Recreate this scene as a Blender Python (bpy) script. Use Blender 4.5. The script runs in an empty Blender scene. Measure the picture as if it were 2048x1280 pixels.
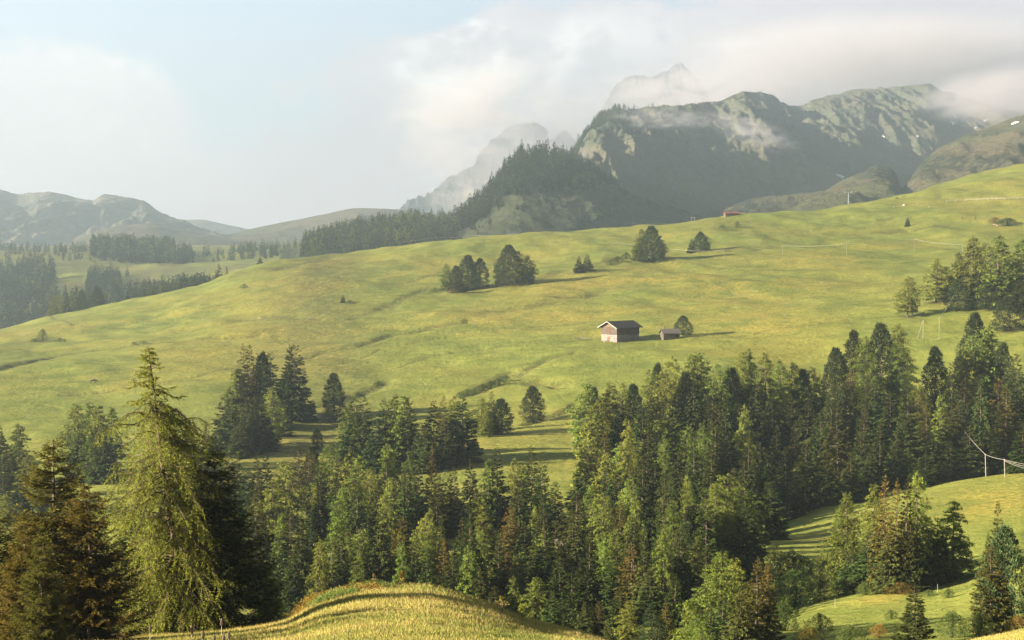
import bpy, math, numpy as np
from mathutils import Vector
C = bpy.context.scene.collection
F = 2844.0; PITCH = math.atan(140/F); CP, SP = math.cos(PITCH), math.sin(PITCH)
RNG = np.random.default_rng(7)

# ---------------------------------------------------------------- helpers
def ray(px, py):
    x = (px-1024)/F; y = -(py-640)/F
    return np.array([x, CP+y*SP, -SP+y*CP])
def slope_z(py):                      # world z/Y of an image row
    y = -(py-640)/F
    return (-SP+y*CP)/(CP+y*SP)
def px_of(a, py):
    y = -(py-640)/F
    return 1024+F*a*(CP+y*SP)
def point(px, py, Y):
    r = ray(px, py); return r*(Y/r[1])
def project(p):
    x, y, z = p; f = y*CP - z*SP; u = y*SP + z*CP
    return 1024+F*x/f, 640-F*u/f

def hash2(ix, iy, seed):
    n = (ix.astype(np.int64)*374761393 + iy.astype(np.int64)*668265263 + seed*1442695041) & 0xffffffff
    n = ((n ^ (n >> 13))*1274126177) & 0xffffffff
    n = n ^ (n >> 16)
    return (n & 0xffffff)/float(0xffffff)
def vnoise(x, y, seed=0):
    ix, iy = np.floor(x), np.floor(y); fx, fy = x-ix, y-iy
    fx = fx*fx*fx*(fx*(fx*6-15)+10); fy = fy*fy*fy*(fy*(fy*6-15)+10)
    a = hash2(ix, iy, seed); b = hash2(ix+1, iy, seed); c = hash2(ix, iy+1, seed); d = hash2(ix+1, iy+1, seed)
    return (a+(b-a)*fx)*(1-fy)+(c+(d-c)*fx)*fy
def fbm(x, y, octv=4, seed=0, ridged=False):
    s = 0; amp = 1; tot = 0
    for k in range(octv):
        n = vnoise(x, y, seed+k*17)*2-1
        if ridged: n = 1-2*np.abs(n)
        s = s+n*amp; tot += amp; amp *= 0.5
        x, y = x*1.6*1.2+y*0.9+13.1, y*1.6*1.2-x*0.9+7.7
    return s/tot
def sstep(a, b, x):
    t = np.clip((x-a)/(b-a), 0, 1); return t*t*(3-2*t)
def pchip(xk, yk, x):
    xk = np.asarray(xk, float); yk = np.asarray(yk, float)
    h = np.diff(xk); d = np.diff(yk)/h
    m = np.zeros(len(xk)); m[0] = d[0]; m[-1] = d[-1]
    for i in range(1, len(xk)-1):
        if d[i-1]*d[i] > 0:
            w1 = 2*h[i]+h[i-1]; w2 = h[i]+2*h[i-1]
            m[i] = (w1+w2)/(w1/d[i-1]+w2/d[i])
    x = np.clip(x, xk[0], xk[-1]); i = np.clip(np.searchsorted(xk, x)-1, 0, len(h)-1)
    t = (x-xk[i])/h[i]
    return ((1+2*t)*(1-t)**2*yk[i] + t*(1-t)**2*h[i]*m[i] + t*t*(3-2*t)*yk[i+1] + t*t*(t-1)*h[i]*m[i+1])
def mkmesh(name, V, faces, attr=None, smooth=True):
    """faces: (n,3) or (n,4) array, or a list of such arrays"""
    if not isinstance(faces, list): faces = [faces]
    me = bpy.data.meshes.new(name)
    V = np.asarray(V, dtype=np.float32)
    me.vertices.add(len(V)); me.vertices.foreach_set('co', V.ravel())
    loops = np.concatenate([f.ravel() for f in faces]).astype(np.int32)
    tot = np.concatenate([np.full(len(f), f.shape[1]) for f in faces]).astype(np.int32)
    st = np.concatenate([[0], np.cumsum(tot)[:-1]]).astype(np.int32)
    me.loops.add(len(loops)); me.loops.foreach_set('vertex_index', loops)
    me.polygons.add(len(tot)); me.polygons.foreach_set('loop_start', st); me.polygons.foreach_set('loop_total', tot)
    me.polygons.foreach_set('use_smooth', np.full(len(tot), smooth, dtype=bool))
    if attr is not None:
        for k, v in attr.items():
            at = me.attributes.new(k, 'FLOAT_COLOR', 'POINT'); v = np.asarray(v, np.float32)
            if v.ndim == 1: v = np.stack([v, v, v], 1)
            at.data.foreach_set('color', np.concatenate([v, np.ones((len(v), 1), np.float32)], 1).ravel())
    me.update(calc_edges=True)
    return me
def link(name, me, mat=None, parent=None):
    o = bpy.data.objects.new(name, me); C.objects.link(o)
    if mat is not None and not me.materials: me.materials.append(mat)
    if parent is not None: o.parent = parent
    return o
def tag(o, label=None, cat=None, group=None, kind=None):
    if label: o['label'] = label
    if cat: o['category'] = cat
    if group: o['group'] = group
    if kind: o['kind'] = kind
    return o
def empty(name, loc, rz=0):
    o = bpy.data.objects.new(name, None); C.objects.link(o); o.location = loc; o.rotation_euler = (0, 0, rz)
    o.empty_display_size = .5
    return o
class MB:
    """collects boxes, tubes and polygons into one mesh"""
    def __init__(s): s.v = []; s.f = []
    def add(s, vs, fs):
        n = len(s.v); s.v += [tuple(v) for v in vs]; s.f += [tuple(i+n for i in f) for f in fs]
    def box(s, lo, hi, M=None):
        x0, y0, z0 = lo; x1, y1, z1 = hi
        vs = [(x0,y0,z0),(x1,y0,z0),(x1,y1,z0),(x0,y1,z0),(x0,y0,z1),(x1,y0,z1),(x1,y1,z1),(x0,y1,z1)]
        if M is not None: vs = [M @ Vector(v) for v in vs]
        s.add(vs, [(3,2,1,0),(4,5,6,7),(0,1,5,4),(1,2,6,5),(2,3,7,6),(3,0,4,7)])
    def tube(s, pts, rad, n=6):
        pts = [Vector(p) for p in pts]; rad = rad if hasattr(rad, '__len__') else [rad]*len(pts)
        rings = []
        for i, p in enumerate(pts):
            d = (pts[min(i+1, len(pts)-1)]-pts[max(i-1, 0)]).normalized()
            a = d.orthogonal().normalized() if abs(d.z) > .9 else d.cross(Vector((0, 0, 1))).normalized()
            b = d.cross(a)
            rings.append([p+(a*math.cos(t*2*math.pi/n)+b*math.sin(t*2*math.pi/n))*rad[i] for t in range(n)])
        vs = [v for r in rings for v in r]; fs = []
        for i in range(len(pts)-1):
            for t in range(n):
                u = (t+1) % n; fs.append((i*n+t, i*n+u, (i+1)*n+u, (i+1)*n+t))
        fs.append(tuple(range(n))[::-1]); fs.append(tuple((len(pts)-1)*n+t for t in range(n)))
        s.add(vs, fs)
    def build(s, name, mat, parent=None, smooth=False):
        me = bpy.data.meshes.new(name); me.from_pydata(s.v, [], s.f); me.update()
        if smooth: me.polygons.foreach_set('use_smooth', [True]*len(me.polygons))
        return link(name, me, mat, parent)

# ---------------------------------------------------------------- materials
def newmat(name):
    m = bpy.data.materials.new(name); m.use_nodes = True; nt = m.node_tree; nt.nodes.clear()
    return m, nt
class NT:
    def __init__(s, nt): s.nt = nt
    def n(s, t, **kw):
        nd = s.nt.nodes.new(t)
        for k, v in kw.items():
            if k in nd.inputs if isinstance(k, str) else False: pass
            setattr(nd, k, v)
        return nd
    def l(s, a, b): s.nt.links.new(a, b)
    def val(s, inp, v):
        if hasattr(v, 'is_output') or isinstance(v, bpy.types.NodeSocket): s.l(v, inp)
        else: inp.default_value = v
    def math(s, op, a, b=None, c=None, clamp=False):
        nd = s.nt.nodes.new('ShaderNodeMath'); nd.operation = op; nd.use_clamp = clamp
        s.val(nd.inputs[0], a)
        if b is not None: s.val(nd.inputs[1], b)
        if c is not None: s.val(nd.inputs[2], c)
        return nd.outputs[0]
    def mix(s, f, a, b, bt='MIX'):
        nd = s.nt.nodes.new('ShaderNodeMix'); nd.data_type = 'RGBA'; nd.blend_type = bt
        s.val(nd.inputs[0], f)
        s.val(nd.inputs[6], a if not isinstance(a, tuple) else (*a, 1)); s.val(nd.inputs[7], b if not isinstance(b, tuple) else (*b, 1))
        return nd.outputs[2]
    def noise(s, vec, scale, detail=4, rough=.55, dist=0):
        nd = s.nt.nodes.new('ShaderNodeTexNoise'); s.l(vec, nd.inputs['Vector'])
        nd.inputs['Scale'].default_value = scale; nd.inputs['Detail'].default_value = detail
        nd.inputs['Roughness'].default_value = rough; nd.inputs['Distortion'].default_value = dist
        return nd.outputs[0]
    def ramp(s, f, a, b):           # smoothstep map range
        nd = s.nt.nodes.new('ShaderNodeMapRange'); nd.interpolation_type = 'SMOOTHSTEP'
        s.l(f, nd.inputs[0]); nd.inputs[1].default_value = a; nd.inputs[2].default_value = b
        return nd.outputs[0]
    def pos(s, sc=(1, 1, 1)):
        g = s.nt.nodes.new('ShaderNodeNewGeometry'); m = s.nt.nodes.new('ShaderNodeMapping')
        s.l(g.outputs['Position'], m.inputs[0]); m.inputs['Scale'].default_value = sc
        return m.outputs[0]
def out_surface(N, col, rough=.9, bump=None, bstr=.5, bdist=.1, spec=.1):
    b = N.n('ShaderNodeBsdfPrincipled'); N.val(b.inputs['Base Color'], col if not isinstance(col, tuple) else (*col, 1))
    N.val(b.inputs['Roughness'], rough); b.inputs['Specular IOR Level'].default_value = spec
    if bump is not None:
        bp = N.n('ShaderNodeBump'); bp.inputs['Strength'].default_value = bstr; bp.inputs['Distance'].default_value = bdist
        N.l(bump, bp.inputs['Height']); N.l(bp.outputs[0], b.inputs['Normal'])
    o = N.n('ShaderNodeOutputMaterial'); N.l(b.outputs[0], o.inputs[0])
def simple_mat(name, c1, c2, scale=3, rough=.85, stretch=(1, 1, 1), bump=.3):
    m, nt = newmat(name); N = NT(nt)
    tc = N.n('ShaderNodeTexCoord'); mp = N.n('ShaderNodeMapping'); N.l(tc.outputs['Object'], mp.inputs[0]); mp.inputs['Scale'].default_value = stretch
    f = N.noise(mp.outputs[0], scale, 5, .65)
    out_surface(N, N.mix(N.ramp(f, .35, .65), c1, c2), rough, f, bump, .05)
    return m
def foliage_mat(name, dark, light, rust, trans=.3, rustamt=1.0, vary=.35):
    """leaf colour from the mesh's 'tint' attribute (r: light/dark clump, g: rust), varied per tree"""
    m, nt = newmat(name); N = NT(nt)
    at = N.n('ShaderNodeAttribute'); at.attribute_name = 'tint'; sep = N.n('ShaderNodeSeparateColor'); N.l(at.outputs['Color'], sep.inputs[0])
    oi = N.n('ShaderNodeObjectInfo')
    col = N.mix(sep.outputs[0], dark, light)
    rv = N.math('MULTIPLY', sep.outputs[1], N.math('MULTIPLY', N.ramp(oi.outputs['Random'], .1, .9), rustamt), clamp=True)
    col = N.mix(rv, col, rust)
    hs = N.n('ShaderNodeHueSaturation'); N.l(col, hs.inputs['Color'])
    r2 = N.math('FRACT', N.math('MULTIPLY', oi.outputs['Random'], 7.31))
    N.l(N.math('MULTIPLY_ADD', r2, .05, .475), hs.inputs['Hue'])
    r3 = N.math('FRACT', N.math('MULTIPLY', oi.outputs['Random'], 23.7))
    N.l(N.math('MULTIPLY_ADD', r3, vary*2, 1-vary), hs.inputs['Value'])
    hs.inputs['Saturation'].default_value = 1
    d = N.n('ShaderNodeBsdfDiffuse'); N.l(hs.outputs[0], d.inputs[0])
    t = N.n('ShaderNodeBsdfTranslucent'); N.l(hs.outputs[0], t.inputs[0])
    mx = N.n('ShaderNodeMixShader'); mx.inputs[0].default_value = trans
    N.l(d.outputs[0], mx.inputs[1]); N.l(t.outputs[0], mx.inputs[2])
    o = N.n('ShaderNodeOutputMaterial'); N.l(mx.outputs[0], o.inputs[0])
    return m
M = {}
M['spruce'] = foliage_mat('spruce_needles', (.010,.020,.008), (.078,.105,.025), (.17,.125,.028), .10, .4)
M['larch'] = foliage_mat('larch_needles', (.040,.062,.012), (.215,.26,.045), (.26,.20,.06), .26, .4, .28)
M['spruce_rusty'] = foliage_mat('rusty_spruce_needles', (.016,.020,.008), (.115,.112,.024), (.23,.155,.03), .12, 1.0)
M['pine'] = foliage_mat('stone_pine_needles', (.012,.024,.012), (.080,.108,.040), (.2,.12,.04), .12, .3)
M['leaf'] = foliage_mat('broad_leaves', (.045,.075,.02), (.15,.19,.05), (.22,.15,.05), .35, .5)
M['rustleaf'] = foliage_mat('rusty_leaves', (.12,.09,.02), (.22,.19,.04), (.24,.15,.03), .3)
M['bark'] = simple_mat('bark', (.06,.045,.035), (.17,.13,.10), 6, stretch=(1, 1, .25))
M['bark_dark'] = simple_mat('dark_bark', (.05,.035,.025), (.15,.11,.08), 9, stretch=(1, 1, .25))
M['bark_pale'] = simple_mat('pale_bark', (.25,.2,.16), (.45,.38,.32), 6, stretch=(1, 1, .25))
M['deadwood'] = simple_mat('dead_twigs', (.3,.24,.18), (.45,.38,.3), 6)
HAZE_D = 0.000185; MIST_ON = True; EXPO = 2.45
# ---------------------------------------------------------------- terrain
def P(s): return [tuple(map(float, t.split(','))) for t in s.split()]
RIDGE = P("-700,680 0,655 100,632 200,612 300,592 400,570 500,537 540,528 640,512 780,498 900,486 1040,470 1200,460 1300,455 1380,446 1440,437 1560,428 1640,422 1700,412 1800,392 1880,370 1960,350 2048,330 2400,260 2800,230")
ROWS = [ # Y profile, py profile
 ([(0,6)], None, -2.5), ([(0,14)], None, -4.7),
 ("0,30", "0,1325 1200,1325 1500,1390 1850,1390 2048,1330 2400,1290"),
 ("0,58", "-700,1310 0,1290 200,1275 400,1262 500,1250 560,1238 640,1197 740,1172 830,1170 950,1200 1060,1240 1200,1278 1400,1340 1600,1370 1800,1345 1950,1285 2048,1262 2400,1200"),
 ("0,85", "0,1310 400,1300 600,1288 800,1262 1000,1298 1200,1335 1600,1335 1800,1310 2048,1300"),
 ("0,115", "0,1290 400,1280 800,1258 1000,1270 1200,1290 1560,1262 1800,1245 2048,1215"),
 ("0,150", "0,1220 400,1210 800,1200 1200,1215 1560,1212 1650,1195 1750,1178 1900,1160 2048,1120"),
 ("0,185", "0,1150 400,1130 800,1120 1200,1135 1540,1112 1700,1108 1900,1075 2048,1060"),
 ("0,230", "0,1070 400,1050 800,1040 1200,1045 1520,1068 1700,1045 1800,1012 1900,1000 2048,985"),
 ("0,265", "0,1000 400,985 800,975 1100,970 1300,985 1520,1045 1650,1015 1750,1000 1850,978 1950,958 2048,945 2500,920"),
 ("0,300", "0,930 400,925 800,925 1000,915 1150,920 1300,935 1500,1010 1650,985 1800,975 1950,965 2048,955"),
 ("0,350", "0,865 400,865 600,875 800,865 1000,858 1200,850 1400,860 1600,890 1800,895 2048,880"),
 ("0,420", "0,785 300,785 600,790 800,785 1000,775 1200,760 1400,755 1600,765 1800,760 2048,740"),
 ("0,510", "0,728 300,722 600,712 800,705 1000,695 1200,684 1400,672 1600,665 1800,650 1900,640 2048,620"),
 ("0,680", "0,680 200,668 400,650 600,625 800,605 1000,590 1200,580 1400,570 1600,560 1800,550 2048,530"),
 ("0,780 1000,820", "0,663 200,632 400,598 540,566 800,540 1000,528 1200,520 1400,510 1600,500 1800,495 2048,470"),
 ("0,850 400,920 800,980 1200,1000 1500,1030 1800,1150 2048,1300", RIDGE),
 ("0,950 400,1020 800,1080 1200,1100 1500,1130 1800,1250 2048,1400", "0,690 200,650 400,605 540,558 640,540 800,522 1000,500 1200,485 1400,475 1700,450 2048,380"),
 ("0,1250 400,1300 800,1350 1200,1370 1500,1400 1800,1500 2048,1640", "0,720 200,660 400,590 600,560 800,530 1200,500 1600,480 2048,430"),
 ("0,1700 2048,1900", "0,575 100,556 150,548 200,546 250,546 330,540 400,535 600,515 800,500 1200,500 2048,470"),
 ("0,2100 2048,2200", "0,500 200,500 400,505 600,495 800,490 2048,470"),
 ("0,3000", "0,496 2048,480"), ("0,13000", "0,497 2048,497"),
]
A_IN = np.linspace(-.385, .385, 820)
A_COL = np.concatenate([-.385-np.linspace(.5, .004, 34)**1.0, A_IN, .385+np.linspace(.004, .5, 34)])
Y_ROW = np.concatenate([np.geomspace(6, 70, 110)[:-1], np.geomspace(70, 1500, 560)[:-1], np.geomspace(1500, 13000, 110)])
def row_vals(px):
    Ys, Zs = [], []
    for r in ROWS:
        if r[1] is None:
            Ys.append(np.full(len(px), r[0][0][1])); Zs.append(np.full(len(px), r[2])); continue
        yp = P(r[0]); pp = r[1] if isinstance(r[1], list) else P(r[1])
        Y = np.full(len(px), yp[0][1]) if len(yp) == 1 else pchip([q[0] for q in yp], [q[1] for q in yp], px)
        q = pchip([q[0] for q in pp], [q[1] for q in pp], px)
        Ys.append(Y); Zs.append(Y*slope_z(q))
    return np.array(Ys), np.array(Zs)
_px = 1024+F*A_COL*.998
_Y, _Z = row_vals(_px)
G = np.zeros((len(Y_ROW), len(A_COL)))
for j in range(len(A_COL)):
    G[:, j] = pchip(np.log(_Y[:, j]), _Z[:, j], np.log(Y_ROW))
GA, GY = np.meshgrid(A_COL, Y_ROW); GX = GA*GY
# undulation: long swells along the contour, hummocks, none on the silhouette lines far away
w_mid = sstep(90, 200, GY)*(1-sstep(1500, 2500, GY))
sw = fbm(GX/75+GY*.006, GY/95-GX*.004, 4, 3)*3.6 + fbm(GX/24+3, GY/30, 3, 9)*1.1 - np.abs(fbm(GX/50+GY*.008, GY/120, 3, 13))*2.2
near_cut = sstep(200, 330, GY)*.8+.2
G += sw*w_mid*near_cut*np.clip(GY/900, .25, 1.0)
G += fbm(GX/9, GY/9, 3, 21)*.12*sstep(10, 25, GY)*(1-sstep(110, 200, GY))
G += fbm(GX/300, GY/300, 4, 33)*9*sstep(1300, 2000, GY)
_la = np.log(Y_ROW)
def ground_z(x, y):
    """height of the ground sheet"""
    x = np.atleast_1d(np.asarray(x, float)); y = np.atleast_1d(np.asarray(y, float))
    a = x/y
    j = np.clip(np.searchsorted(A_COL, a)-1, 0, len(A_COL)-2); tj = np.clip((a-A_COL[j])/(A_COL[j+1]-A_COL[j]), 0, 1)
    i = np.clip(np.searchsorted(Y_ROW, y)-1, 0, len(Y_ROW)-2); ti = np.clip((y-Y_ROW[i])/(Y_ROW[i+1]-Y_ROW[i]), 0, 1)
    return (G[i, j]*(1-tj)+G[i, j+1]*tj)*(1-ti)+(G[i+1, j]*(1-tj)+G[i+1, j+1]*tj)*ti
def hit(px, py, y0=75, y1=2600):
    """where the pixel's ray meets the ground between two distances"""
    r = ray(px, py)/ray(px, py)[1]
    Ys = np.geomspace(y0, y1, 1500); d = r[2]*Ys-ground_z(r[0]*Ys, Ys)
    k = np.where((d[:-1] > 0) & (d[1:] <= 0))[0]
    if len(k):
        i = k[0]; t = d[i]/(d[i]-d[i+1]); Y = Ys[i]+(Ys[i+1]-Ys[i])*t
    else:
        Y = Ys[np.argmin(np.abs(d))]
    return np.array([r[0]*Y, Y, float(ground_z(r[0]*Y, Y)[0])])
# gullies: carved channels; cover: what grows (r yellow flowers, g heath and low scrub, painted shade under trees, b straw)
GULLY = [("0,738 60,722 120,712 200,700 300,688 420,675 520,668", 1.3, 3.0), ("600,718 660,700 720,690 790,668 860,655 940,640", 1.1, 2.2),
 ("640,812 690,800 740,780 775,762", 1.2, 2.5), ("930,790 960,778 990,765 1028,748", 1.1, 2.5), ("1050,850 1100,832 1150,808", .9, 1.2),
 ("1040,755 1063,735 1100,718 1150,705", .6, 1.5), ("985,622 1040,614 1105,604", 1.6, 5), ("1140,594 1170,590 1212,580", 1.4, 5),
 ("480,640 560,632 640,640", .9, 6), ("1210,525 1240,515", 1.5, 4), ("0,648 150,650 300,655", .3, 1), ("1460,500 1500,497 1560,492", .7, 2.5),
 ("860,575 890,582 990,572 1060,560 1130,540", .7, 4),
 ("560,540 600,530 660,520", .8, 6), ("1080,765 1110,760 1130,765", 2.2, 3.5), ("1700,470 1800,460 1900,455", .4, 3), ("700,640 800,600 860,575", .5, 3),("120,790 260,775 400,752 470,735",.3,.8),("1190,640 1050,655 900,672 760,700 640,742",.25,.7),("1180,680 1000,690 860,712 800,735",.25,.7),("1420,676 1560,655 1720,640 1800,632",.25,.7),("1330,520 1500,540 1700,530 1860,520",.3,.9),("620,590 760,570 880,545 1000,528",.3,.9),("1480,470 1600,462 1760,440 1900,425",.3,.9)]
COVER = np.zeros(G.shape+(3,))
def dist_to(pts):
    pts = np.array(pts); best = np.full(G.shape, 1e9)
    x0, x1 = pts[:, 0].min()-40, pts[:, 0].max()+40; y0, y1 = pts[:, 1].min()-40, pts[:, 1].max()+40
    m = (GX > x0) & (GX < x1) & (GY > y0) & (GY < y1)
    X, Y = GX[m], GY[m]; b = np.full(X.shape, 1e9)
    for p, q in zip(pts[:-1], pts[1:]):
        d = q-p; t = np.clip(((X-p[0])*d[0]+(Y-p[1])*d[1])/(d@d), 0, 1)
        b = np.minimum(b, np.hypot(X-p[0]-t*d[0], Y-p[1]-t*d[1]))
    best[m] = b; return best
WOB = fbm(GX/7, GY/7, 3, 55)
for s, dep, wid in GULLY:
    pts = [hit(*q, y0=200)[:2] for q in P(s)]
    # densify with wiggle
    dd = []
    for p, q in zip(pts[:-1], pts[1:]):
        for t in np.linspace(0, 1, 8, endpoint=False):
            c = p+(q-p)*t; c = c+np.array([0, 1])*(fbm(np.array([c[0]/18]), np.array([c[1]/18]), 2, 71)[0]*5); dd.append(c)
    dd.append(pts[-1])
    D = dist_to(dd); w = wid*(1+.6*WOB)
    k = np.exp(-(D/np.maximum(w, .5))**2)
    G -= k*dep
    COVER[..., 1] = np.maximum(COVER[..., 1], np.exp(-(D/(np.maximum(w, .5)*1.3))**2)*(.7+.5*WOB))
def blob(px, py, rx, ry, ch, s, y0=200):
    c = hit(px, py, y0=y0); e1 = hit(px+rx, py, y0=y0); 
    try: ry_m = abs(hit(px, py-ry, y0=y0)[1]-c[1])
    except Exception: ry_m = 20
    rx_m = abs(e1[0]-c[0])
    k = np.exp(-(((GX-c[0]-(GY-c[1])*c[0]/c[1])/rx_m)**2+((GY-c[1])/max(ry_m, 3))**2))
    COVER[..., ch] = np.maximum(COVER[..., ch], k*s)
for b in [(560,535,80,7,1,.85),(640,515,60,5,1,.75),(520,690,60,6,1,.3),(1110,770,40,8,1,.6),(2000,445,35,8,1,.8),(700,606,30,3,1,.8),
          (1440,455,30,5,1,.6),(1240,520,30,6,1,.8),(1940,480,40,10,1,.3),(90,682,22,3,1,1.0),(1700,395,60,8,1,.3),(1870,375,60,6,1,.5),(1960,345,60,4,1,.4),
          (1150,570,160,10,0,.9),(1330,560,200,12,0,1.0),(1500,575,160,25,0,.8),(1000,640,200,20,0,.5),(1650,520,200,10,0,.8),(1500,640,180,20,0,.6),
          (300,640,200,10,0,.6),(560,700,200,8,0,.7),(900,545,150,8,0,.8),(1350,470,200,10,0,.5),(150,760,160,20,0,.4)]:
    blob(*b)
for b in [(1650,1070,160,25,0,.8),(1950,1010,150,25,0,.9),(1750,1200,90,14,0,.7)]: blob(*b, y0=120)
COVER[..., 1] = np.maximum(COVER[..., 1], .75*sstep(1150, 1250, GY)*(1-sstep(.0, .35, fbm(GX/90, GY/90, 3, 91)-.02)))
COVER[..., 2] = (1-sstep(62, 80, GY))*(.50+.6*fbm(GX/5, GY/5, 3, 81))
nr, nc = G.shape
V = np.stack([GX, GY, G], -1).reshape(-1, 3)
I = np.arange(nr*nc).reshape(nr, nc)
Fq = np.stack([I[:-1, :-1], I[:-1, 1:], I[1:, 1:], I[1:, :-1]], -1).reshape(-1, 4)
def ground_material():
    m, nt = newmat('meadow'); N = NT(nt)
    at = N.n('ShaderNodeAttribute'); at.attribute_name = 'cover'; sep = N.n('ShaderNodeSeparateColor'); N.l(at.outputs['Color'], sep.inputs[0])
    big = N.noise(N.pos((.013, .011, .02)), 1, 5, .6, .3)
    mid = N.noise(N.pos((.07, .06, .1)), 1, 6, .65, .6)
    fine = N.noise(N.pos((.9, .9, .9)), 1, 6, .75)
    tuss = N.noise(N.pos((.28, .20, .3)), 1, 5, .7, .8)
    vfine = N.noise(N.pos((4, 4, 4)), 1, 4, .8)
    green = N.mix(N.ramp(mid, .35, .68), (.135, .165, .032), (.22, .24, .05))
    yellow = N.mix(N.ramp(fine, .4, .62), (.25, .215, .05), (.37, .265, .05))
    f = N.math('MULTIPLY', N.ramp(big, .42, .68), .65)
    f = N.math('ADD', f, N.math('MULTIPLY', sep.outputs[0], N.ramp(mid, .38, .62)), clamp=True)
    col = N.mix(N.math('MULTIPLY', f, N.ramp(fine, .30, .62)), green, yellow)
    col = N.mix(N.math('MULTIPLY', N.ramp(N.noise(N.pos((.035, .03, .05)), 1, 6, .7, .5), .56, .72), .35), col, (.062, .088, .024))
    # heath and scrub, plus painted shade under the trees
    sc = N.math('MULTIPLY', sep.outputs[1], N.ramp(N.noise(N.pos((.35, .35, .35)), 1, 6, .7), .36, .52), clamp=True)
    heath_and_shade = N.mix(N.ramp(fine, .45, .6), (.045, .062, .022), (.16, .10, .04))
    col = N.mix(N.math('MULTIPLY', sc, .92), col, heath_and_shade)
    # straw and seed heads close by
    st = N.mix(N.ramp(vfine, .35, .65), (.26, .20, .06), (.38, .27, .10))
    st = N.mix(N.ramp(fine, .48, .7), st, (.12, .135, .032))
    col = N.mix(N.math('MULTIPLY', sep.outputs[2], 1.15, clamp=True), col, st)
    v = N.math('MULTIPLY_ADD', vfine, .7, .65)
    v = N.math('MULTIPLY', v, N.math('MULTIPLY', N.math('MULTIPLY_ADD', fine, 1.3, .35), N.math('MULTIPLY_ADD', tuss, .7, .66)))
    mul = N.n('ShaderNodeVectorMath'); mul.operation = 'SCALE'; N.l(col, mul.inputs[0]); N.l(v, mul.inputs['Scale'])
    h = N.math('ADD', N.math('ADD', N.math('MULTIPLY', fine, .8), N.math('MULTIPLY', tuss, 1.5)), N.math('MULTIPLY', vfine, .35))
    out_surface(N, mul.outputs[0], .95, h, .8, .6, .05)
    return m
M['ground'] = ground_material()
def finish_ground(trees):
    # tree shade painted into the ground colour as undergrowth round the stems
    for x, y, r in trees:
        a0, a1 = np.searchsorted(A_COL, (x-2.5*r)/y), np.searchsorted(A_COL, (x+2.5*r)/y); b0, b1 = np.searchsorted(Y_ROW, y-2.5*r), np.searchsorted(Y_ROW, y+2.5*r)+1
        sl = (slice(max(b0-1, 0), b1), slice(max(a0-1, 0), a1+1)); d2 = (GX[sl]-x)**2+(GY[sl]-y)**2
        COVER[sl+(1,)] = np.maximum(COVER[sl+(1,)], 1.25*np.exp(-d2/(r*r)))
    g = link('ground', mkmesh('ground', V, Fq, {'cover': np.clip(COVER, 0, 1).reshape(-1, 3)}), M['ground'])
    tag(g, kind='structure', label='green alpine meadow rolling up to the ridge')

# ---------------------------------------------------------------- hills and mountains
def hill_material(name, grass, scrub, rock, tan, scrub_amt=.5, rock_lo=.55, rock_hi=.75, sc=1.0, tan_amt=.5):
    m, nt = newmat(name); N = NT(nt)
    p = N.pos((.004*sc, .004*sc, .006*sc)); n1 = N.noise(p, 1, 6, .6, .4); n2 = N.noise(N.pos((.02*sc, .02*sc, .03*sc)), 1, 7, .72)
    n3 = N.noise(N.pos((.07*sc, .07*sc, .07*sc)), 1, 6, .75)
    ge = N.n('ShaderNodeNewGeometry'); sx = N.n('ShaderNodeSeparateXYZ'); N.l(ge.outputs['Normal'], sx.inputs[0])
    col = N.mix(N.math('MULTIPLY', N.ramp(n1, .42, .62), tan_amt), grass, tan)
    at = N.n('ShaderNodeAttribute'); at.attribute_name = 'cover'; sep = N.n('ShaderNodeSeparateColor'); N.l(at.outputs['Color'], sep.inputs[0])
    k = N.math('ADD', N.math('MULTIPLY', N.ramp(n2, .5, .6), scrub_amt), N.math('MULTIPLY', sep.outputs[0], N.ramp(n3, .42, .5)), clamp=True)
    col = N.mix(k, col, scrub)
    col = N.mix(N.math('MULTIPLY', sep.outputs[1], .85), col, tan)
    st = N.math('SUBTRACT', 1, N.ramp(N.math('ADD', sx.outputs[2], N.math('MULTIPLY_ADD', n2, .7, -.35)), rock_lo, rock_hi))
    col = N.mix(st, col, N.mix(N.ramp(n3, .35, .65), rock, tuple(c*.55 for c in rock)))
    out_surface(N, col, .95, N.math('ADD', n2, N.math('MULTIPLY', n3, .6)), 1.0, 26/sc, .03)
    return m
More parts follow.
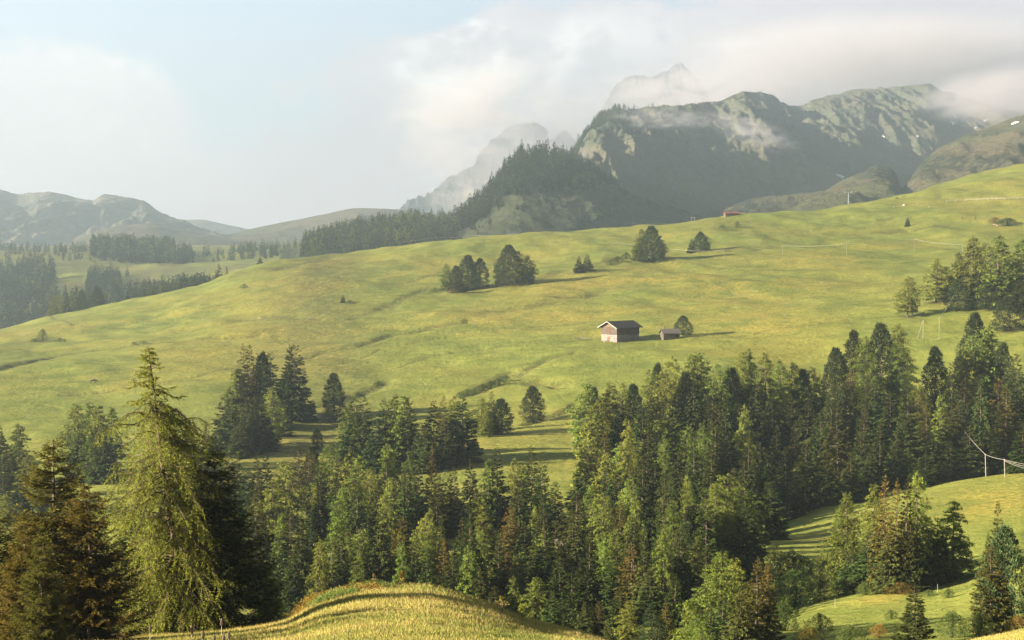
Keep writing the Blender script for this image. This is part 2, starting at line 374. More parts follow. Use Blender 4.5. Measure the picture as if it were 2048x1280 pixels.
def massif(name, sil, yc, yf, pf, mat, amp=30, fs=160, nu=420, nv=90, prof=1.0, seed=5, jag=4, back=.5, covers=(), label=None, ridged=True, gx=1.0, crag=0):
    """a hill with a front slope up to the crest line and a slope behind it, ridged by gullies"""
    sil, yc, yf, pf = P(sil), P(yc), P(yf), P(pf)
    px = np.linspace(sil[0][0], sil[-1][0], nu)
    ev = lambda t: np.full(nu, t[0][1]) if len(t) == 1 else pchip([q[0] for q in t], [q[1] for q in t], px)
    YC, YF, PF, PS = ev(yc), ev(yf), ev(pf), ev(sil)
    a = (px-1024)/F/.998
    ZC = YC*slope_z(PS); ZF = YF*slope_z(PF)
    v = np.concatenate([np.linspace(0, 1, nv), 1+np.linspace(0.03, 1, nv//3)**1.3*back])[:, None]
    Y = YF+(YC-YF)*v; X = a*Y
    t = np.clip(v, 0, 1); prog = t**prof
    Z = ZF+(ZC-ZF)*prog
    b = np.clip(v-1, 0, None)/back
    Z = np.where(v > 1, ZC+(ZF-60-ZC)*b**1.2, Z)
    w = np.sin(np.clip(t, 0, 1)*math.pi)**.7
    n = fbm(X/fs*gx, Y/fs*.45, 5, seed, ridged)
    Z = Z+n*amp*w*sstep(0, 60, (ZC-ZF)+0*v)
    Z = Z+fbm(X/(fs*.13), Y/(fs*.2), 4, seed+50)*jag*(.25+.75*w)
    Z = Z+fbm(X/(fs*.22), Y/(fs*.9), 5, seed+70, True)*crag*(.45+.55*w)
    Z[0] -= 40
    cov = np.zeros(Z.shape+(3,))
    for (cx, cy, rx, ry, ch, s) in covers:
        FX = Y*CP-Z*SP; U = Y*SP+Z*CP; qx = 1024+F*X/FX; qy = 640-F*U/FX
        cov[..., ch] = np.maximum(cov[..., ch], s*np.exp(-(((qx-cx)/rx)**2+((qy-cy)/ry)**2)**2))
    n_r, n_c = Z.shape
    V = np.stack([X, Y, Z], -1).reshape(-1, 3); I = np.arange(n_r*n_c).reshape(n_r, n_c)
    Fq = np.stack([I[:-1, :-1], I[:-1, 1:], I[1:, 1:], I[1:, :-1]], -1).reshape(-1, 4)
    o = link(name, mkmesh(name, V, Fq, {'cover': np.clip(cov, 0, 1).reshape(-1, 3)}), mat)
    tag(o, label, kind='structure')
    return dict(X=X, Y=Y, Z=Z, nv=nv)
def on_massif(H, px, py):
    """nearest surface point of a hill at a pixel"""
    X, Y, Z = H['X'], H['Y'], H['Z']; FX = Y*CP-Z*SP; U = Y*SP+Z*CP
    qx = 1024+F*X/FX; qy = 640-F*U/FX; k = np.argmin((qx-px)**2+(qy-py)**2)
    i, j = np.unravel_index(k, X.shape); return np.array([X[i, j], Y[i, j], Z[i, j]]), (i, j)
M['hill_green'] = hill_material('hill_green', (.085,.105,.055), (.042,.06,.036), (.20,.19,.17), (.13,.125,.07), .6, .45, .62, 1.2, .4)
M['massif'] = hill_material('massif_slope', (.175,.185,.12), (.115,.135,.095), (.25,.235,.22), (.22,.185,.12), .35, .45, .62, .8, .5)
M['tanhill'] = hill_material('tan_hill', (.115,.12,.055), (.045,.052,.034), (.24,.21,.19), (.22,.16,.10), .4, .4, .6, .8, .6)
M['farhill'] = hill_material('far_hill', (.17,.175,.125), (.10,.11,.09), (.30,.28,.26), (.30,.25,.19), .3, .5, .75, .5, .8)
M['rock'] = hill_material('pale_rock', (.12,.115,.125), (.07,.068,.078), (.15,.14,.145), (.22,.20,.195), .5, .7, .95, .35, .5)

H_left = massif('mountain', "-900,372 -300,360 -100,372 0,380 45,388 100,385 150,395 190,401 210,390 285,401 330,428 380,449 450,468 560,490 640,500", "0,4700", "0,3300", "0,505", M['farhill'], 48, 230, 420, 110, 1.3, 11, 7, .5, label='hazy steep mountain flank at the left', gx=1.6, crag=12)
H_l2 = massif('hill', "150,478 240,452 300,447 350,458 400,466 450,474 520,490 600,500", "0,3600", "0,3000", "0,505", M['tanhill'], 12, 180, 300, 50, .8, 15, 3, label='low tan grassy hill below the left mountain')
H_l3 = massif('hill', "330,452 370,440 400,439 450,448 520,462 640,480", "0,6500", "0,5600", "0,498", M['farhill'], 20, 300, 200, 50, 1, 17, 4, label='small distant blue ridge in the gap')
H_l4 = massif('hill', "360,498 430,480 480,464 540,450 640,431 720,416 780,418 830,422 900,436 1000,455 1150,480", "0,4300", "0,3200", "0,503", M['tanhill'], 22, 260, 420, 80, .9, 19, 4, label='broad tan hill behind the dark tree line')
H_p1 = massif('mountain', "700,480 800,430 850,400 900,362 950,328 958,305 975,292 1000,268 1025,252 1055,245 1080,252 1094,264 1098,280 1108,280 1115,270 1130,267 1150,280 1165,298 1250,340 1350,400", "0,6400", "0,5200", "0,500", M['rock'], 90, 260, 420, 120, 1.1, 23, 22, label='pale rocky peak half veiled in cloud', gx=1.5, crag=38)
H_p2 = massif('mountain', "1100,330 1180,250 1215,200 1232,172 1255,157 1285,152 1300,156 1318,146 1335,142 1342,134 1358,130 1372,138 1390,160 1420,200 1500,240 1600,250", "0,6800", "0,5600", "0,480", M['rock'], 90, 240, 420, 120, 1.1, 29, 22, label='highest pale rock peak breaking through the cloud', gx=1.5, crag=38)
H_main = massif('mountain', "1040,410 1090,370 1140,326 1160,295 1185,252 1200,240 1230,230 1300,216 1380,211 1420,206 1450,197 1490,185 1520,184 1545,197 1570,210 1598,216 1620,200 1680,187 1735,178 1800,175 1845,167 1880,182 1950,205 2048,228 2300,250 2700,300",
   "1040,2350 1300,2900 1600,3700 1800,4300 1900,4400 2000,4200 2300,4300", "1040,1700 1500,2300 2048,3200", "0,470 2048,440", M['massif'], 30, 200, 620, 150, .85, 37, 9, .35,
   covers=[(1500,280,200,60,0,.5),(1250,250,70,35,0,.8),(1700,250,120,40,0,.5),(1200,310,60,18,1,.6),(1950,280,80,60,1,.8),(1500,192,40,8,1,.4)], label='long green mountain massif under the clouds', gx=1.4, crag=16)
H_tan = massif('hill', "1560,430 1640,395 1700,385 1760,388 1790,386 1812,362 1835,330 1860,305 1900,282 1950,262 2000,244 2048,226 2200,190 2600,150", "1560,2100 2048,2700", "0,1750", "0,470 2048,430", M['tanhill'], 26, 170, 420, 110, .8, 41, 5, .5,
   covers=[(1950,325,110,20,0,1.0),(1860,335,40,24,0,1.0),(1930,300,90,10,1,.5),(2030,310,50,30,0,.5)], label='tan and scrubby ridge rising on the right', gx=1.6)
H_tan2 = massif('hill', "1380,440 1440,420 1500,400 1560,392 1640,385 1680,362 1720,345 1750,332 1775,335 1790,350 1800,380 1830,410 1860,430", "0,2400", "0,1800", "0,450", M['tanhill'], 12, 110, 300, 80, .7, 43, 4, .5,
   covers=[(1755,345,40,22,0,1.0),(1480,410,110,18,0,1.0)], label='rounded scrubby spur beside the ravine')
H_knoll = massif('hill', "560,500 620,492 700,466 780,452 850,446 900,442 950,412 985,378 1010,345 1030,322 1045,310 1075,306 1110,312 1140,322 1180,345 1210,362 1250,380 1300,405 1400,432 1500,448 1600,455", "560,1650 1040,1900 1600,2600", "560,1300 1040,1430 1600,1800", "0,620 700,580 900,520 1040,505 1600,470", M['hill_green'], 18, 150, 480, 120, .85, 47, 3, .5,
   covers=[(1050,340,90,30,0,.9),(1250,420,90,25,0,.7),(1150,460,200,30,0,.4)], label='dark green wooded knoll behind the meadow ridge')
# ---------------------------------------------------------------- trees: crown meshes of unit height, scaled per tree
def kites(p, d, L, W, roll, rng, sag=0.0):
    """one kite-shaped spray per row: from p along d, length L, width W"""
    n = len(p); d = d/np.linalg.norm(d, axis=1, keepdims=True)
    up = np.tile([0, 0, 1.0], (n, 1)); up[np.abs(d[:, 2]) > .9] = [1, 0, 0]
    s = np.cross(d, up); s /= np.linalg.norm(s, axis=1, keepdims=True); u = np.cross(s, d)
    w = s*np.cos(roll)[:, None]+u*np.sin(roll)[:, None]
    L = L[:, None]; W = W[:, None]
    q = np.stack([p, p+d*L*.45+w*W*.5, p+d*L+np.array([0, 0, -1])*L*sag, p+d*L*.45-w*W*.5], 1)
    return q
class Crown:
    def __init__(s): s.q = []; s.t = []
    def add(s, q, lt, ru): s.q.append(q); s.t.append(np.repeat(np.stack([lt, ru, ru*0], 1), 4, axis=0))
    def mesh(s, name, mat):
        V = np.concatenate(s.q).reshape(-1, 3); T = np.clip(np.concatenate(s.t), 0, 1)
        me = mkmesh(name, V, np.arange(len(V)).reshape(-1, 4), {'tint': T}, smooth=False); me.materials.append(mat); return me
def unit(v): return v/np.linalg.norm(v, axis=-1, keepdims=True)
def spruce_crown(seed, lev=34, nbr=8, nsp=14, R=.17, size=.030, thin=.0, lo=.04, rust=1.0, hi=False, prof=.8, mat='spruce', bare=0.0):
    rng = np.random.default_rng(seed); c = Crown(); br = []
    for i in range(lev):
        z = lo+(1-lo)*(i/lev)**1.02*.985
        for b in range(max(3, int(nbr*(1-z*.45)))):
            if rng.random() < thin: continue
            zz = z+rng.normal(0, .008); az = rng.uniform(0, 2*math.pi)
            r = R*(1-zz)**prof*(.72+.38*rng.random())*(1+.18*math.sin(az*2+seed+zz*9)) + .006
            if zz < .12: r *= .75+zz*2
            droop = -.30+.35*zz+rng.normal(0, .08)
            if zz > .85: droop = .5
            d = np.array([math.cos(az), math.sin(az), 0]); br.append((zz, d, r, droop))
            n = max(3, int(nsp*(.35+.65*r/R)))
            t = np.sqrt(rng.uniform(.03+bare, 1, n))
            p = d*r*t[:, None]; p[:, 2] = zz+r*(droop*t+.28*t**3)
            side = rng.uniform(-1, 1, n)*(1.05-t*.35); perp = np.array([-d[1], d[0], 0])
            dd = d*(.75+.3*rng.random((n, 1)))+perp*side[:, None]*1.1; dd[:, 2] += -.25+droop*.5+rng.normal(0, .22, n)
            p += perp*side[:, None]*r*.16*(1-t[:, None]*.4)
            L = size*(.75+.6*rng.random(n))*(.26+.95*(1-zz)**.8); W = L*(.38 if hi else .52)
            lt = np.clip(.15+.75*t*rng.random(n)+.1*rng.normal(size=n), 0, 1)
            ru = rust*np.clip((zz-.45)*1.5, 0, .85)*(rng.random(n) < .55)+.12*rng.random(n)*rust
            c.add(kites(p, dd, L, W, rng.uniform(-.9, .9, n), rng, .25), lt, ru)
    n = 14; p = np.zeros((n, 3)); p[:, 2] = np.linspace(.93, .99, n); dd = rng.normal(0, .5, (n, 3)); dd[:, 2] = 1.1
    c.add(kites(p, dd, np.full(n, size*.4), np.full(n, size*.1), rng.uniform(0, 3, n), rng), np.full(n, .6), np.full(n, .5*rust))
    return c.mesh('spruce_crown', M[mat]), br
def larch_crown(seed, lev=26, nbr=7, nsp=26, R=.22, size=.021, lo=.12, prof=.62, mat='larch', thin=.12, belly=.3):
    rng = np.random.default_rng(seed); c = Crown(); br = []
    lob = rng.uniform(0, 6.28, 4)
    for i in range(lev):
        z = lo+(1-lo)*(i/lev)*.985
        for b in range(max(3, int(nbr*(1-z*.35)))):
            if rng.random() < thin: continue
            zz = z+rng.normal(0, .014); az = rng.uniform(0, 2*math.pi)
            env = min(1, .55+(zz-lo)/belly*.45)*(1-min(zz, .995))**prof
            r = R*env*(.6+.55*rng.random())*(1+.22*math.sin(az+lob[0]+zz*7)+.12*math.sin(az*3+lob[1]-zz*13))+.008
            rise = .10+rng.normal(0, .10)+.5*max(0, zz-.7)
            d = np.array([math.cos(az), math.sin(az), 0]); br.append((zz, d, r, rise))
            n = max(5, int(nsp*(.3+.7*r/R))); t = rng.uniform(.12, 1, n)**.75
            perp = np.array([-d[1], d[0], 0]); side = rng.normal(0, .5, n)
            p = d*r*t[:, None]+perp*(side*r*.20*(1.15-t))[:, None]; p[:, 2] = zz+r*(rise*t-.25*t*t)-np.abs(rng.normal(0, .010, n))
            dd = d*.35*rng.random((n, 1))+perp*rng.normal(0, .55, n)[:, None]; dd[:, 2] = rng.normal(-.35, .55, n)
            L = size*(.6+.8*rng.random(n))*(.5+.6*(1-zz)); W = L*.45
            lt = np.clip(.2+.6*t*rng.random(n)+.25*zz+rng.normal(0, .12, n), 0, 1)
            c.add(kites(p, dd, L, W, rng.uniform(-1.5, 1.5, n), rng, .15), lt, .35*rng.random(n)**2)
    n = 16; p = np.zeros((n, 3)); p[:, 2] = np.linspace(.9, .985, n); dd = rng.normal(0, .6, (n, 3)); dd[:, 2] = .8
    c.add(kites(p, dd, np.full(n, size*.55), np.full(n, size*.2), rng.uniform(0, 3, n), rng), np.full(n, .7), np.zeros(n))
    return c.mesh('larch_crown', M[mat]), br
def pine_crown(seed, ncl=85, nsp=60, R=.24, lo=.05, size=.024, mat='pine', top=.92, shape=1.0, lump=.07):
    """rounded, clumpy crown: foliage tufts at branch ends spread through an egg-shaped volume"""
    rng = np.random.default_rng(seed); c = Crown(); br = []
    for i in range(ncl):
        zz = lo+(1-lo-.03)*((i+rng.random())/ncl)
        h = (zz-lo)/(1-lo); env = (math.sin(math.pi*min(1, h*.62+.30))**.8)*(1-h**3.2)**.55*shape
        az = i*2.399963+rng.normal(0, .3); r = R*env*(.62+.42*rng.random())
        d = np.array([math.cos(az), math.sin(az), 0]); cen = d*r; cen[2] = zz
        br.append((max(zz-.04-r*.3, .03), d, r, .35))
        s = lump*(.6+.7*rng.random())*(1-.45*h)
        n = nsp; off = unit(rng.normal(size=(n, 3)))*(rng.random((n, 1))**.45)*np.array([s, s, s*.72])
        p = cen+off; dd = unit(off)*.7+d*.3; dd[:, 2] += .55
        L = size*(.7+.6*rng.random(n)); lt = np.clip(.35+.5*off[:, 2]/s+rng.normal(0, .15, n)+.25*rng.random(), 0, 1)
        c.add(kites(p, dd+rng.normal(0, .25, (n, 3)), L, L*.45, rng.uniform(-1.5, 1.5, n), rng), lt, .2*rng.random(n))
    n = 30
    for k in range(16):     # inner foliage, so the crown is dense but not solid
        zz = lo+(.9-lo)*k/16; off = unit(rng.normal(size=(n, 3)))*rng.random((n, 1))*np.array([R*.5, R*.5, .05]); p = off; p[:, 2] += zz
        dd = rng.normal(size=(n, 3)); L = size*1.3*(.7+.6*rng.random(n)); c.add(kites(p, dd, L, L*.6, rng.uniform(-1.5, 1.5, n), rng), .15*rng.random(n), np.zeros(n))
    return c.mesh('pine_crown', M[mat]), br
def trunk_mesh(br, seed, rad=.011, mat='bark', limb=.0035, frac=.5, top=.97, pale=None):
    rng = np.random.default_rng(seed+99); mb = MB()
    n = 9; zs = np.linspace(-.03, top, n)
    mb.tube([(rng.normal(0, .002), rng.normal(0, .002), z) for z in zs], [rad*(1.35 if i == 0 else 1)*(1-.93*max(z, 0)**.9) for i, z in enumerate(zs)], 6)
    for (zz, d, r, rise) in br:
        if rng.random() > frac: continue
        mb.tube([(0, 0, zz), (d[0]*r*.5, d[1]*r*.5, zz+r*rise*.5), (d[0]*r*.92, d[1]*r*.92, zz+r*rise*.9-.15*r*(rise > 0))], [limb*(1-.6*zz), limb*.6, limb*.2], 3)
    me = bpy.data.meshes.new('tree_trunk'); me.from_pydata(mb.v, [], mb.f); me.update(); me.materials.append(M[mat]); return me
LIB = {}
def lib(key, crown, br, seed, **kw): LIB.setdefault(key, []).append((crown, trunk_mesh(br, seed, **kw)))
for i, (R, th, pr) in enumerate([(.165, .08, .8), (.14, .12, .85), (.19, .1, .75), (.15, .22, .9), (.175, .05, .7)]):
    cr, br = spruce_crown(100+i, R=R*1.05, thin=th*.6, prof=pr, nbr=10, nsp=30, size=.037); lib('S', cr, br, i, rad=.011, frac=.12)
for i, (R, th, pr) in enumerate([(.16, .2, .8), (.14, .3, .9), (.18, .15, .75)]):      # larger in the picture: finer sprays
    cr, br = spruce_crown(200+i, lev=46, nbr=11, nsp=52, R=R, thin=th*.7, prof=pr, size=.025, hi=True, bare=.02); lib('SH', cr, br, i, rad=.011, frac=.2)
for i, (R, th, pr) in enumerate([(.155, .12, .8), (.135, .18, .9), (.17, .1, .75)]):
    cr, br = spruce_crown(700+i, lev=42, nbr=10, nsp=34, R=R, thin=th, prof=pr, size=.027, hi=True, bare=.02, mat='spruce_rusty', rust=1.3); lib('SR', cr, br, i, rad=.011, frac=.3)
for i, (R, lo, pr) in enumerate([(.20, .10, .62), (.23, .12, .55), (.18, .08, .7), (.22, .16, .6), (.25, .06, .5)]):
    cr, br = larch_crown(300+i, R=R, lo=lo, prof=pr, nbr=9, nsp=54, size=.029, thin=.06); lib('L', cr, br, i, rad=.011, frac=.4, limb=.003)
for i, (R, lo, pr) in enumerate([(.20, .08, .6), (.24, .06, .55), (.22, .12, .65)]):
    cr, br = larch_crown(400+i, lev=40, nbr=10, nsp=80, R=R, lo=lo, prof=pr, size=.018, thin=.06); lib('LH', cr, br, i, rad=.012, frac=.5, limb=.002)
for i, (R, sh) in enumerate([(.22, 1), (.26, 1), (.20, 1.05), (.30, 1)]):
    cr, br = pine_crown(500+i, R=R, shape=sh, ncl=105+10*i, nsp=85); lib('P', cr, br, i, rad=.016, frac=.5, top=.8)
for i, R in enumerate([.3, .42]):
    cr, br = pine_crown(600+i, ncl=55, nsp=50, R=R, lo=.1, size=.03, mat='leaf', lump=.11); lib('B', cr, br, i, rad=.018, frac=.8, top=.75)
for i, R in enumerate([.75, .95]):
    cr, br = pine_crown(650+i, ncl=45, nsp=60, R=R, lo=0.02, size=.06, mat='leaf', lump=.22); lib('U', cr, br, i, rad=.02, frac=.5, top=.6)
cr, br = pine_crown(670, ncl=45, nsp=60, R=.8, lo=0.02, size=.06, mat='rustleaf', lump=.22); lib('O', cr, br, 1, rad=.02, frac=.5, top=.6)
# relative crown width (diameter/height) of each variant, measured
WID = {}
for k, L in LIB.items():
    for i, (c, t) in enumerate(L):
        co = np.zeros(len(c.vertices)*3, np.float32); c.vertices.foreach_get('co', co); co = co.reshape(-1, 3)
        WID[k, i] = 2*np.percentile(np.hypot(co[:, 0], co[:, 1]), 95)
KIND = {'S': ('spruce_tree', 'spruce'), 'L': ('larch_tree', 'larch'), 'P': ('stone_pine_tree', 'stone pine'), 'B': ('leafy_tree', 'leafy tree'),
        'U': ('shrub', 'shrub'), 'O': ('rusty_shrub', 'shrub')}
PLACED = []; NTREE = 0
def tree(kind, px, top, base, w=None, Y=None, cluster='', adj=None, label=None, hd=False, y0=75):
    """stands a tree on the ground where the pixel (px, base) meets it, reaching up to row top"""
    global NTREE; NTREE += 1
    rng = np.random.default_rng(NTREE*13+5)
    if Y is None: b = hit(px, base, y0=y0)
    else:
        a = ray(px, base); b = np.array([a[0]/a[1]*Y, Y, 0.]); b[2] = float(ground_z(b[0], b[1])[0])
    H = b[1]*slope_z(top)-b[2]
    if H < .3: H = .3
    hpx = H*F/b[1]
    key = kind+'H' if (hd or hpx > 185) and kind+'H' in LIB else kind
    if kind == 'S' and adj and ('rust' in adj or 'orange' in adj or 'golden' in adj): key = 'SR'
    v = int(rng.integers(len(LIB[key])))
    wm = (w*b[1]/F*.98) if w else H*WID[key, v]*float(rng.uniform(.85, 1.15))
    sx = wm/WID[key, v]
    if w: sx = min(max(sx*{'L': 1.36, 'S': 1.30, 'P': 1.18}.get(kind, 1.05), H*.7), H*2.1)
    nm, cat = KIND[kind]
    e = empty(nm, b-np.array([0, 0, .02*H]), rng.uniform(0, 6.28))
    c_, t_ = LIB[key][v]
    o1 = link('crown', c_, None, e); o2 = link('trunk', t_, None, e)
    o1.scale = (sx, sx, H); o2.scale = (max(sx, H*.8), max(sx, H*.8), H)
    tilt = rng.normal(0, .012, 2); e.rotation_euler = (tilt[0], tilt[1], e.rotation_euler[2])
    e['category'] = cat
    PLACED.append(dict(o=e, kind=kind, px=px, top=top, base=base, w=wm*F/b[1], hpx=hpx, cluster=cluster, adj=adj, label=label, Y=b[1]))
    return e
def forest(cluster, s, **kw):
    for t in s.split():
        q = t.split(','); kd = q[0]; nums = [float(z) for z in q[1:4]]; w = float(q[4]) if len(q) > 4 and q[4] else None
        adj = q[5].replace('_', ' ') if len(q) > 5 else None
        tree(kd, *nums, w=w, cluster=cluster, adj=adj, **kw)
# kind, x, top row, base row, crown width, look
forest('in the clump left of the columnar pine', """S,489,682,850,42,rusty_topped S,502,680,852,44,rusty_topped S,515,700,850,36 P,528,700,850,34 S,543,699,852,62,broad_dark S,580,683,835,40
 S,588,684,838,62,tall_dark L,476,730,850,62,pale S,450,784,905,52 S,464,791,910,52 S,512,790,898,42 S,522,788,902,46 L,544,771,888,48,pale S,492,792,872,22,slim S,505,830,908,50
 S,480,840,915,55 S,530,820,895,50 S,560,800,872,45""")
tree('S', 414, 847, 912, 20, cluster='', label='small thin spruce standing alone left of the big spruce clump')
tree('S', 626, 803, 827, 12, label='tiny dark spruce in the shadow left of the columnar pine')
tree('P', 669, 743, 841, 42, label='tall columnar stone pine standing alone on the meadow')
tree('P', 634, 856, 900, 24, label='small round-topped pine below the columnar stone pine')
forest('in the grove left of the weeping larch', """L,150,800,945,50 L,178,798,950,52 L,200,802,955,50 L,222,808,955,46 S,208,850,965,50 S,160,862,960,52 L,182,868,965,50""")
forest('at the wood edge far left', """L,40,842,965,56,wide_open S,2,846,930,30 S,18,888,975,40 L,60,905,1000,60 S,6,925,1020,60 L,75,930,1030,60 S,40,950,1040,60 S,95,925,1010,50 L,15,985,1060,60""")
forest('just right of the weeping larch top', """S,375,838,960,40 S,392,862,975,40 S,350,880,985,45 S,408,905,1000,50 S,425,930,1030,50 S,365,925,1030,60""")
forest('below the clump of tall spruces', """S,456,896,1060,55 S,475,898,1050,48 S,511,900,1060,36 S,529,899,1062,38 S,495,930,1090,50 S,518,960,1110,60 L,571,914,1060,62,pale_yellow
 L,548,950,1110,55,pale S,599,881,1015,40,rusty P,625,886,1010,34 S,619,894,1020,36,rusty S,640,915,1050,40 S,466,1000,1130,60 S,500,1040,1160,60""")
forest('in the dark stand beside columnar pine', """L,698,800,925,40 S,712,786,930,52 S,727,782,935,50 S,752,835,945,46 S,770,794,925,50 L,791,782,925,50 L,806,784,935,46 S,821,788,940,50 S,840,840,945,40
 S,867,796,928,52 S,886,781,930,32,rusty L,906,787,925,46,pale S,926,788,925,60,broad_dark P,908,835,930,50 S,852,850,945,44 S,890,830,935,44""")
forest('in the round group right of dark stand', """L,962,792,872,46 S,983,778,862,26,rusty P,1003,795,868,44 S,985,810,870,40 L,973,815,874,40""")
tree('P', 1065, 770, 843, 42, label='egg-shaped stone pine standing alone beside the thin ditch')
forest('in the larch band under dark stand', """L,658,879,1040,62,pale S,683,896,1040,38,rusty L,700,902,1040,55,pale L,719,907,1045,50 L,706,946,1075,60,pale L,742,930,1060,50 L,775,880,1030,48,pale
 L,816,909,1040,36 S,862,884,1040,28,rusty_topped S,816,930,1065,40 S,840,925,1070,40 S,895,935,1060,40 L,785,950,1080,60 S,676,960,1090,55 S,758,970,1090,60 S,640,970,1100,50
 S,880,960,1075,50""")
forest('around the sunny gap in the wood', """S,909,927,1075,38,rusty_topped S,941,913,1045,40 S,995,888,1060,48,dense L,978,912,1060,42 L,1027,910,1050,42 L,1048,925,1060,40,pale S,1062,883,1075,50 S,1084,896,1085,42
 S,951,971,1050,20,slim_rusty S,1086,993,1090,26,slim S,1110,960,1085,46 S,1040,960,1085,46 S,965,1010,1100,50""")
forest('in the wood above the grassy knoll', """L,966,998,1130,70,rounded_pale L,956,1048,1190,50,pale S,884,1026,1140,24 S,923,1030,1175,40 S,1016,1008,1150,50,rusty S,1025,1012,1150,36,rusty S,937,1066,1200,46 S,945,1085,1210,46
 S,886,1073,1190,36,rusty L,850,1030,1160,62,bright L,838,1060,1170,50,bright L,858,1080,1185,56,bright S,801,1024,1180,50,rusty S,759,1065,1180,40,rusty L,723,1052,1175,62,open_pale L,695,1070,1180,60
 L,664,1068,1190,66,wide_pale S,695,1053,1150,26,rusty S,626,1097,1200,34 S,618,1148,1215,34 S,587,1097,1225,42,tall_grey-green S,581,1022,1170,54,rusty S,560,1060,1190,50 S,620,1055,1180,50
 S,517,1122,1215,36 S,545,1100,1215,45 L,1097,1051,1210,52,bright S,1072,1062,1185,38 S,1012,1099,1210,34,rusty L,1037,1099,1210,38,pale S,958,1128,1225,34,orange S,973,1153,1220,24 S,1000,1110,1200,46
 L,1026,1149,1235,62,yellow S,1104,1181,1262,34 L,1070,1150,1240,60 S,1050,1040,1170,50 S,905,1110,1210,50 S,780,1100,1190,50 S,1120,1110,1240,60 S,990,1170,1235,44 S,1145,1140,1255,60
 S,905,1150,1215,40""")
forest('right of the sunny gap in wood', """S,1172,896,1020,58,dark_cone L,1181,965,1090,46 L,1206,980,1130,58,bright S,1153,980,1120,66,rusty L,1178,835,1000,60,pale S,1128,1065,1180,30,orange S,1240,992,1140,44,rusty
 L,1265,952,1090,66,bright L,1206,1080,1200,56 S,1175,1080,1210,60 L,1232,1050,1180,50 S,1148,1040,1160,50 S,1208,853,985,32,rusty L,1237,881,1010,46,bright L,1256,877,1005,42 L,1215,900,1030,50
 S,1235,940,1060,46 L,1190,800,960,55,pale""")
forest('on the forest skyline below the barn', """L,1173,761,905,56,pale P,1184,769,900,28 L,1219,758,900,50 L,1200,785,920,42 L,1248,758,905,42 P,1269,764,900,46 L,1312,774,905,48,pale L,1300,733,870,42 P,1317,722,865,36
 L,1331,732,880,44 L,1347,704,870,50 P,1369,740,880,50 L,1380,700,865,54,dense_green L,1403,696,865,56,dense_green L,1439,720,890,60,pale P,1460,730,890,42 L,1477,694,880,46 L,1496,690,880,46
 L,1528,699,890,56,broad S,1240,790,920,44 S,1285,800,930,50 S,1425,760,900,50 S,1355,770,910,50 S,1510,760,910,50 S,1388,760,905,50""")
forest('in shade inside the big forest', """L,1312,832,970,66,bright L,1347,840,980,50 L,1328,866,990,34 L,1372,845,975,40 L,1400,840,975,50,bright L,1435,842,990,52 L,1491,804,950,38,pale_brown L,1497,872,1030,50,bright_yellow
 S,1400,912,1030,32,rusty S,1355,900,1040,60 S,1310,920,1060,60 S,1380,930,1060,60 S,1430,900,1040,60 S,1460,870,1020,60 S,1330,950,1080,60 S,1465,930,1080,60 S,1290,910,1040,50 S,1520,880,1020,60
 S,1535,892,1030,34 S,1553,845,1000,40 S,1587,836,990,40,rusty_slim S,1570,890,1040,60 S,1610,880,1020,60 S,1545,790,930,60 S,1480,800,940,60 S,1580,790,930,60 S,1615,800,940,60 S,1640,820,960,60
 S,1410,800,930,60 S,1350,810,950,60 S,1500,950,1090,60 S,1540,960,1080,60""")
forest('in the forest right of the knoll', """L,1325,992,1100,40 P,1385,1005,1170,84,big_rounded P,1372,1040,1180,60 L,1453,940,1150,110,huge_golden-green L,1430,960,1160,80 S,1262,1052,1190,46,rusty S,1284,1062,1195,46
 P,1324,1105,1220,58 P,1352,1108,1225,62 S,1264,1080,1240,70,orange-tipped S,1290,1095,1245,55 L,1440,1094,1290,100,golden_brown L,1464,1108,1280,70 S,1512,1108,1290,56,tall_orange S,1533,1120,1285,46,thin_orange
 L,1256,1201,1290,44,bright P,1305,1203,1300,48 S,1331,1201,1290,34,rusty S,1419,1203,1310,36 L,1391,1225,1320,52 L,1406,1247,1330,54,bright_yellow L,1380,1195,1310,46 S,1216,1236,1300,26 S,1170,1201,1275,40
 S,1185,1206,1275,26 S,1197,1199,1272,32,orange S,1219,1120,1230,50 S,1300,1130,1250,60 S,1350,1150,1270,60 S,1240,1170,1280,50 S,1410,1090,1230,60 S,1480,1180,1310,60 S,1360,1080,1220,60 S,1490,1000,1160,70
 S,1400,1170,1290,60 S,1445,1190,1300,60""", hd=False)
forest('in the forest below the two poles', """L,1583,716,870,44 P,1602,734,870,28 L,1622,728,870,44 P,1669,690,850,56,dark_lumpy P,1709,655,820,34 L,1731,665,860,66,broad_green P,1760,640,840,70,broad L,1793,638,830,54
 L,1797,673,860,58,pale S,1700,733,890,46,rusty P,1869,689,845,54,very_dark S,1900,719,890,44 L,1836,764,900,50 S,1676,798,1000,64,tall_rusty S,1726,803,970,36,rusty S,1759,836,960,30 S,1830,797,930,36,rusty
 S,1853,798,935,36,rusty L,1878,787,920,38,pale S,1809,840,960,34 S,1862,859,960,32 S,1926,748,910,50,rusty P,1923,798,925,42,bluish S,1956,747,910,46 S,1994,748,920,60,tall_rusty S,2011,770,935,52,rusty
 P,1948,620,780,40 L,1975,641,800,56 L,1947,660,810,56,pale P,2003,680,810,44 L,1925,690,820,50 S,1745,760,900,60 S,1780,780,920,60 S,1660,760,900,50 S,1640,745,890,50 L,1560,712,870,44 S,1900,800,930,60
 S,1720,860,985,60 S,1790,870,975,60 S,1850,900,975,60 S,1900,880,960,60 S,1940,850,955,60 S,1975,850,950,60 S,2035,760,900,60 S,2045,840,945,60 S,1650,900,1010,60 S,1700,900,1005,60 S,1740,900,995,50
 S,1820,900,975,50 S,2030,700,860,50""")
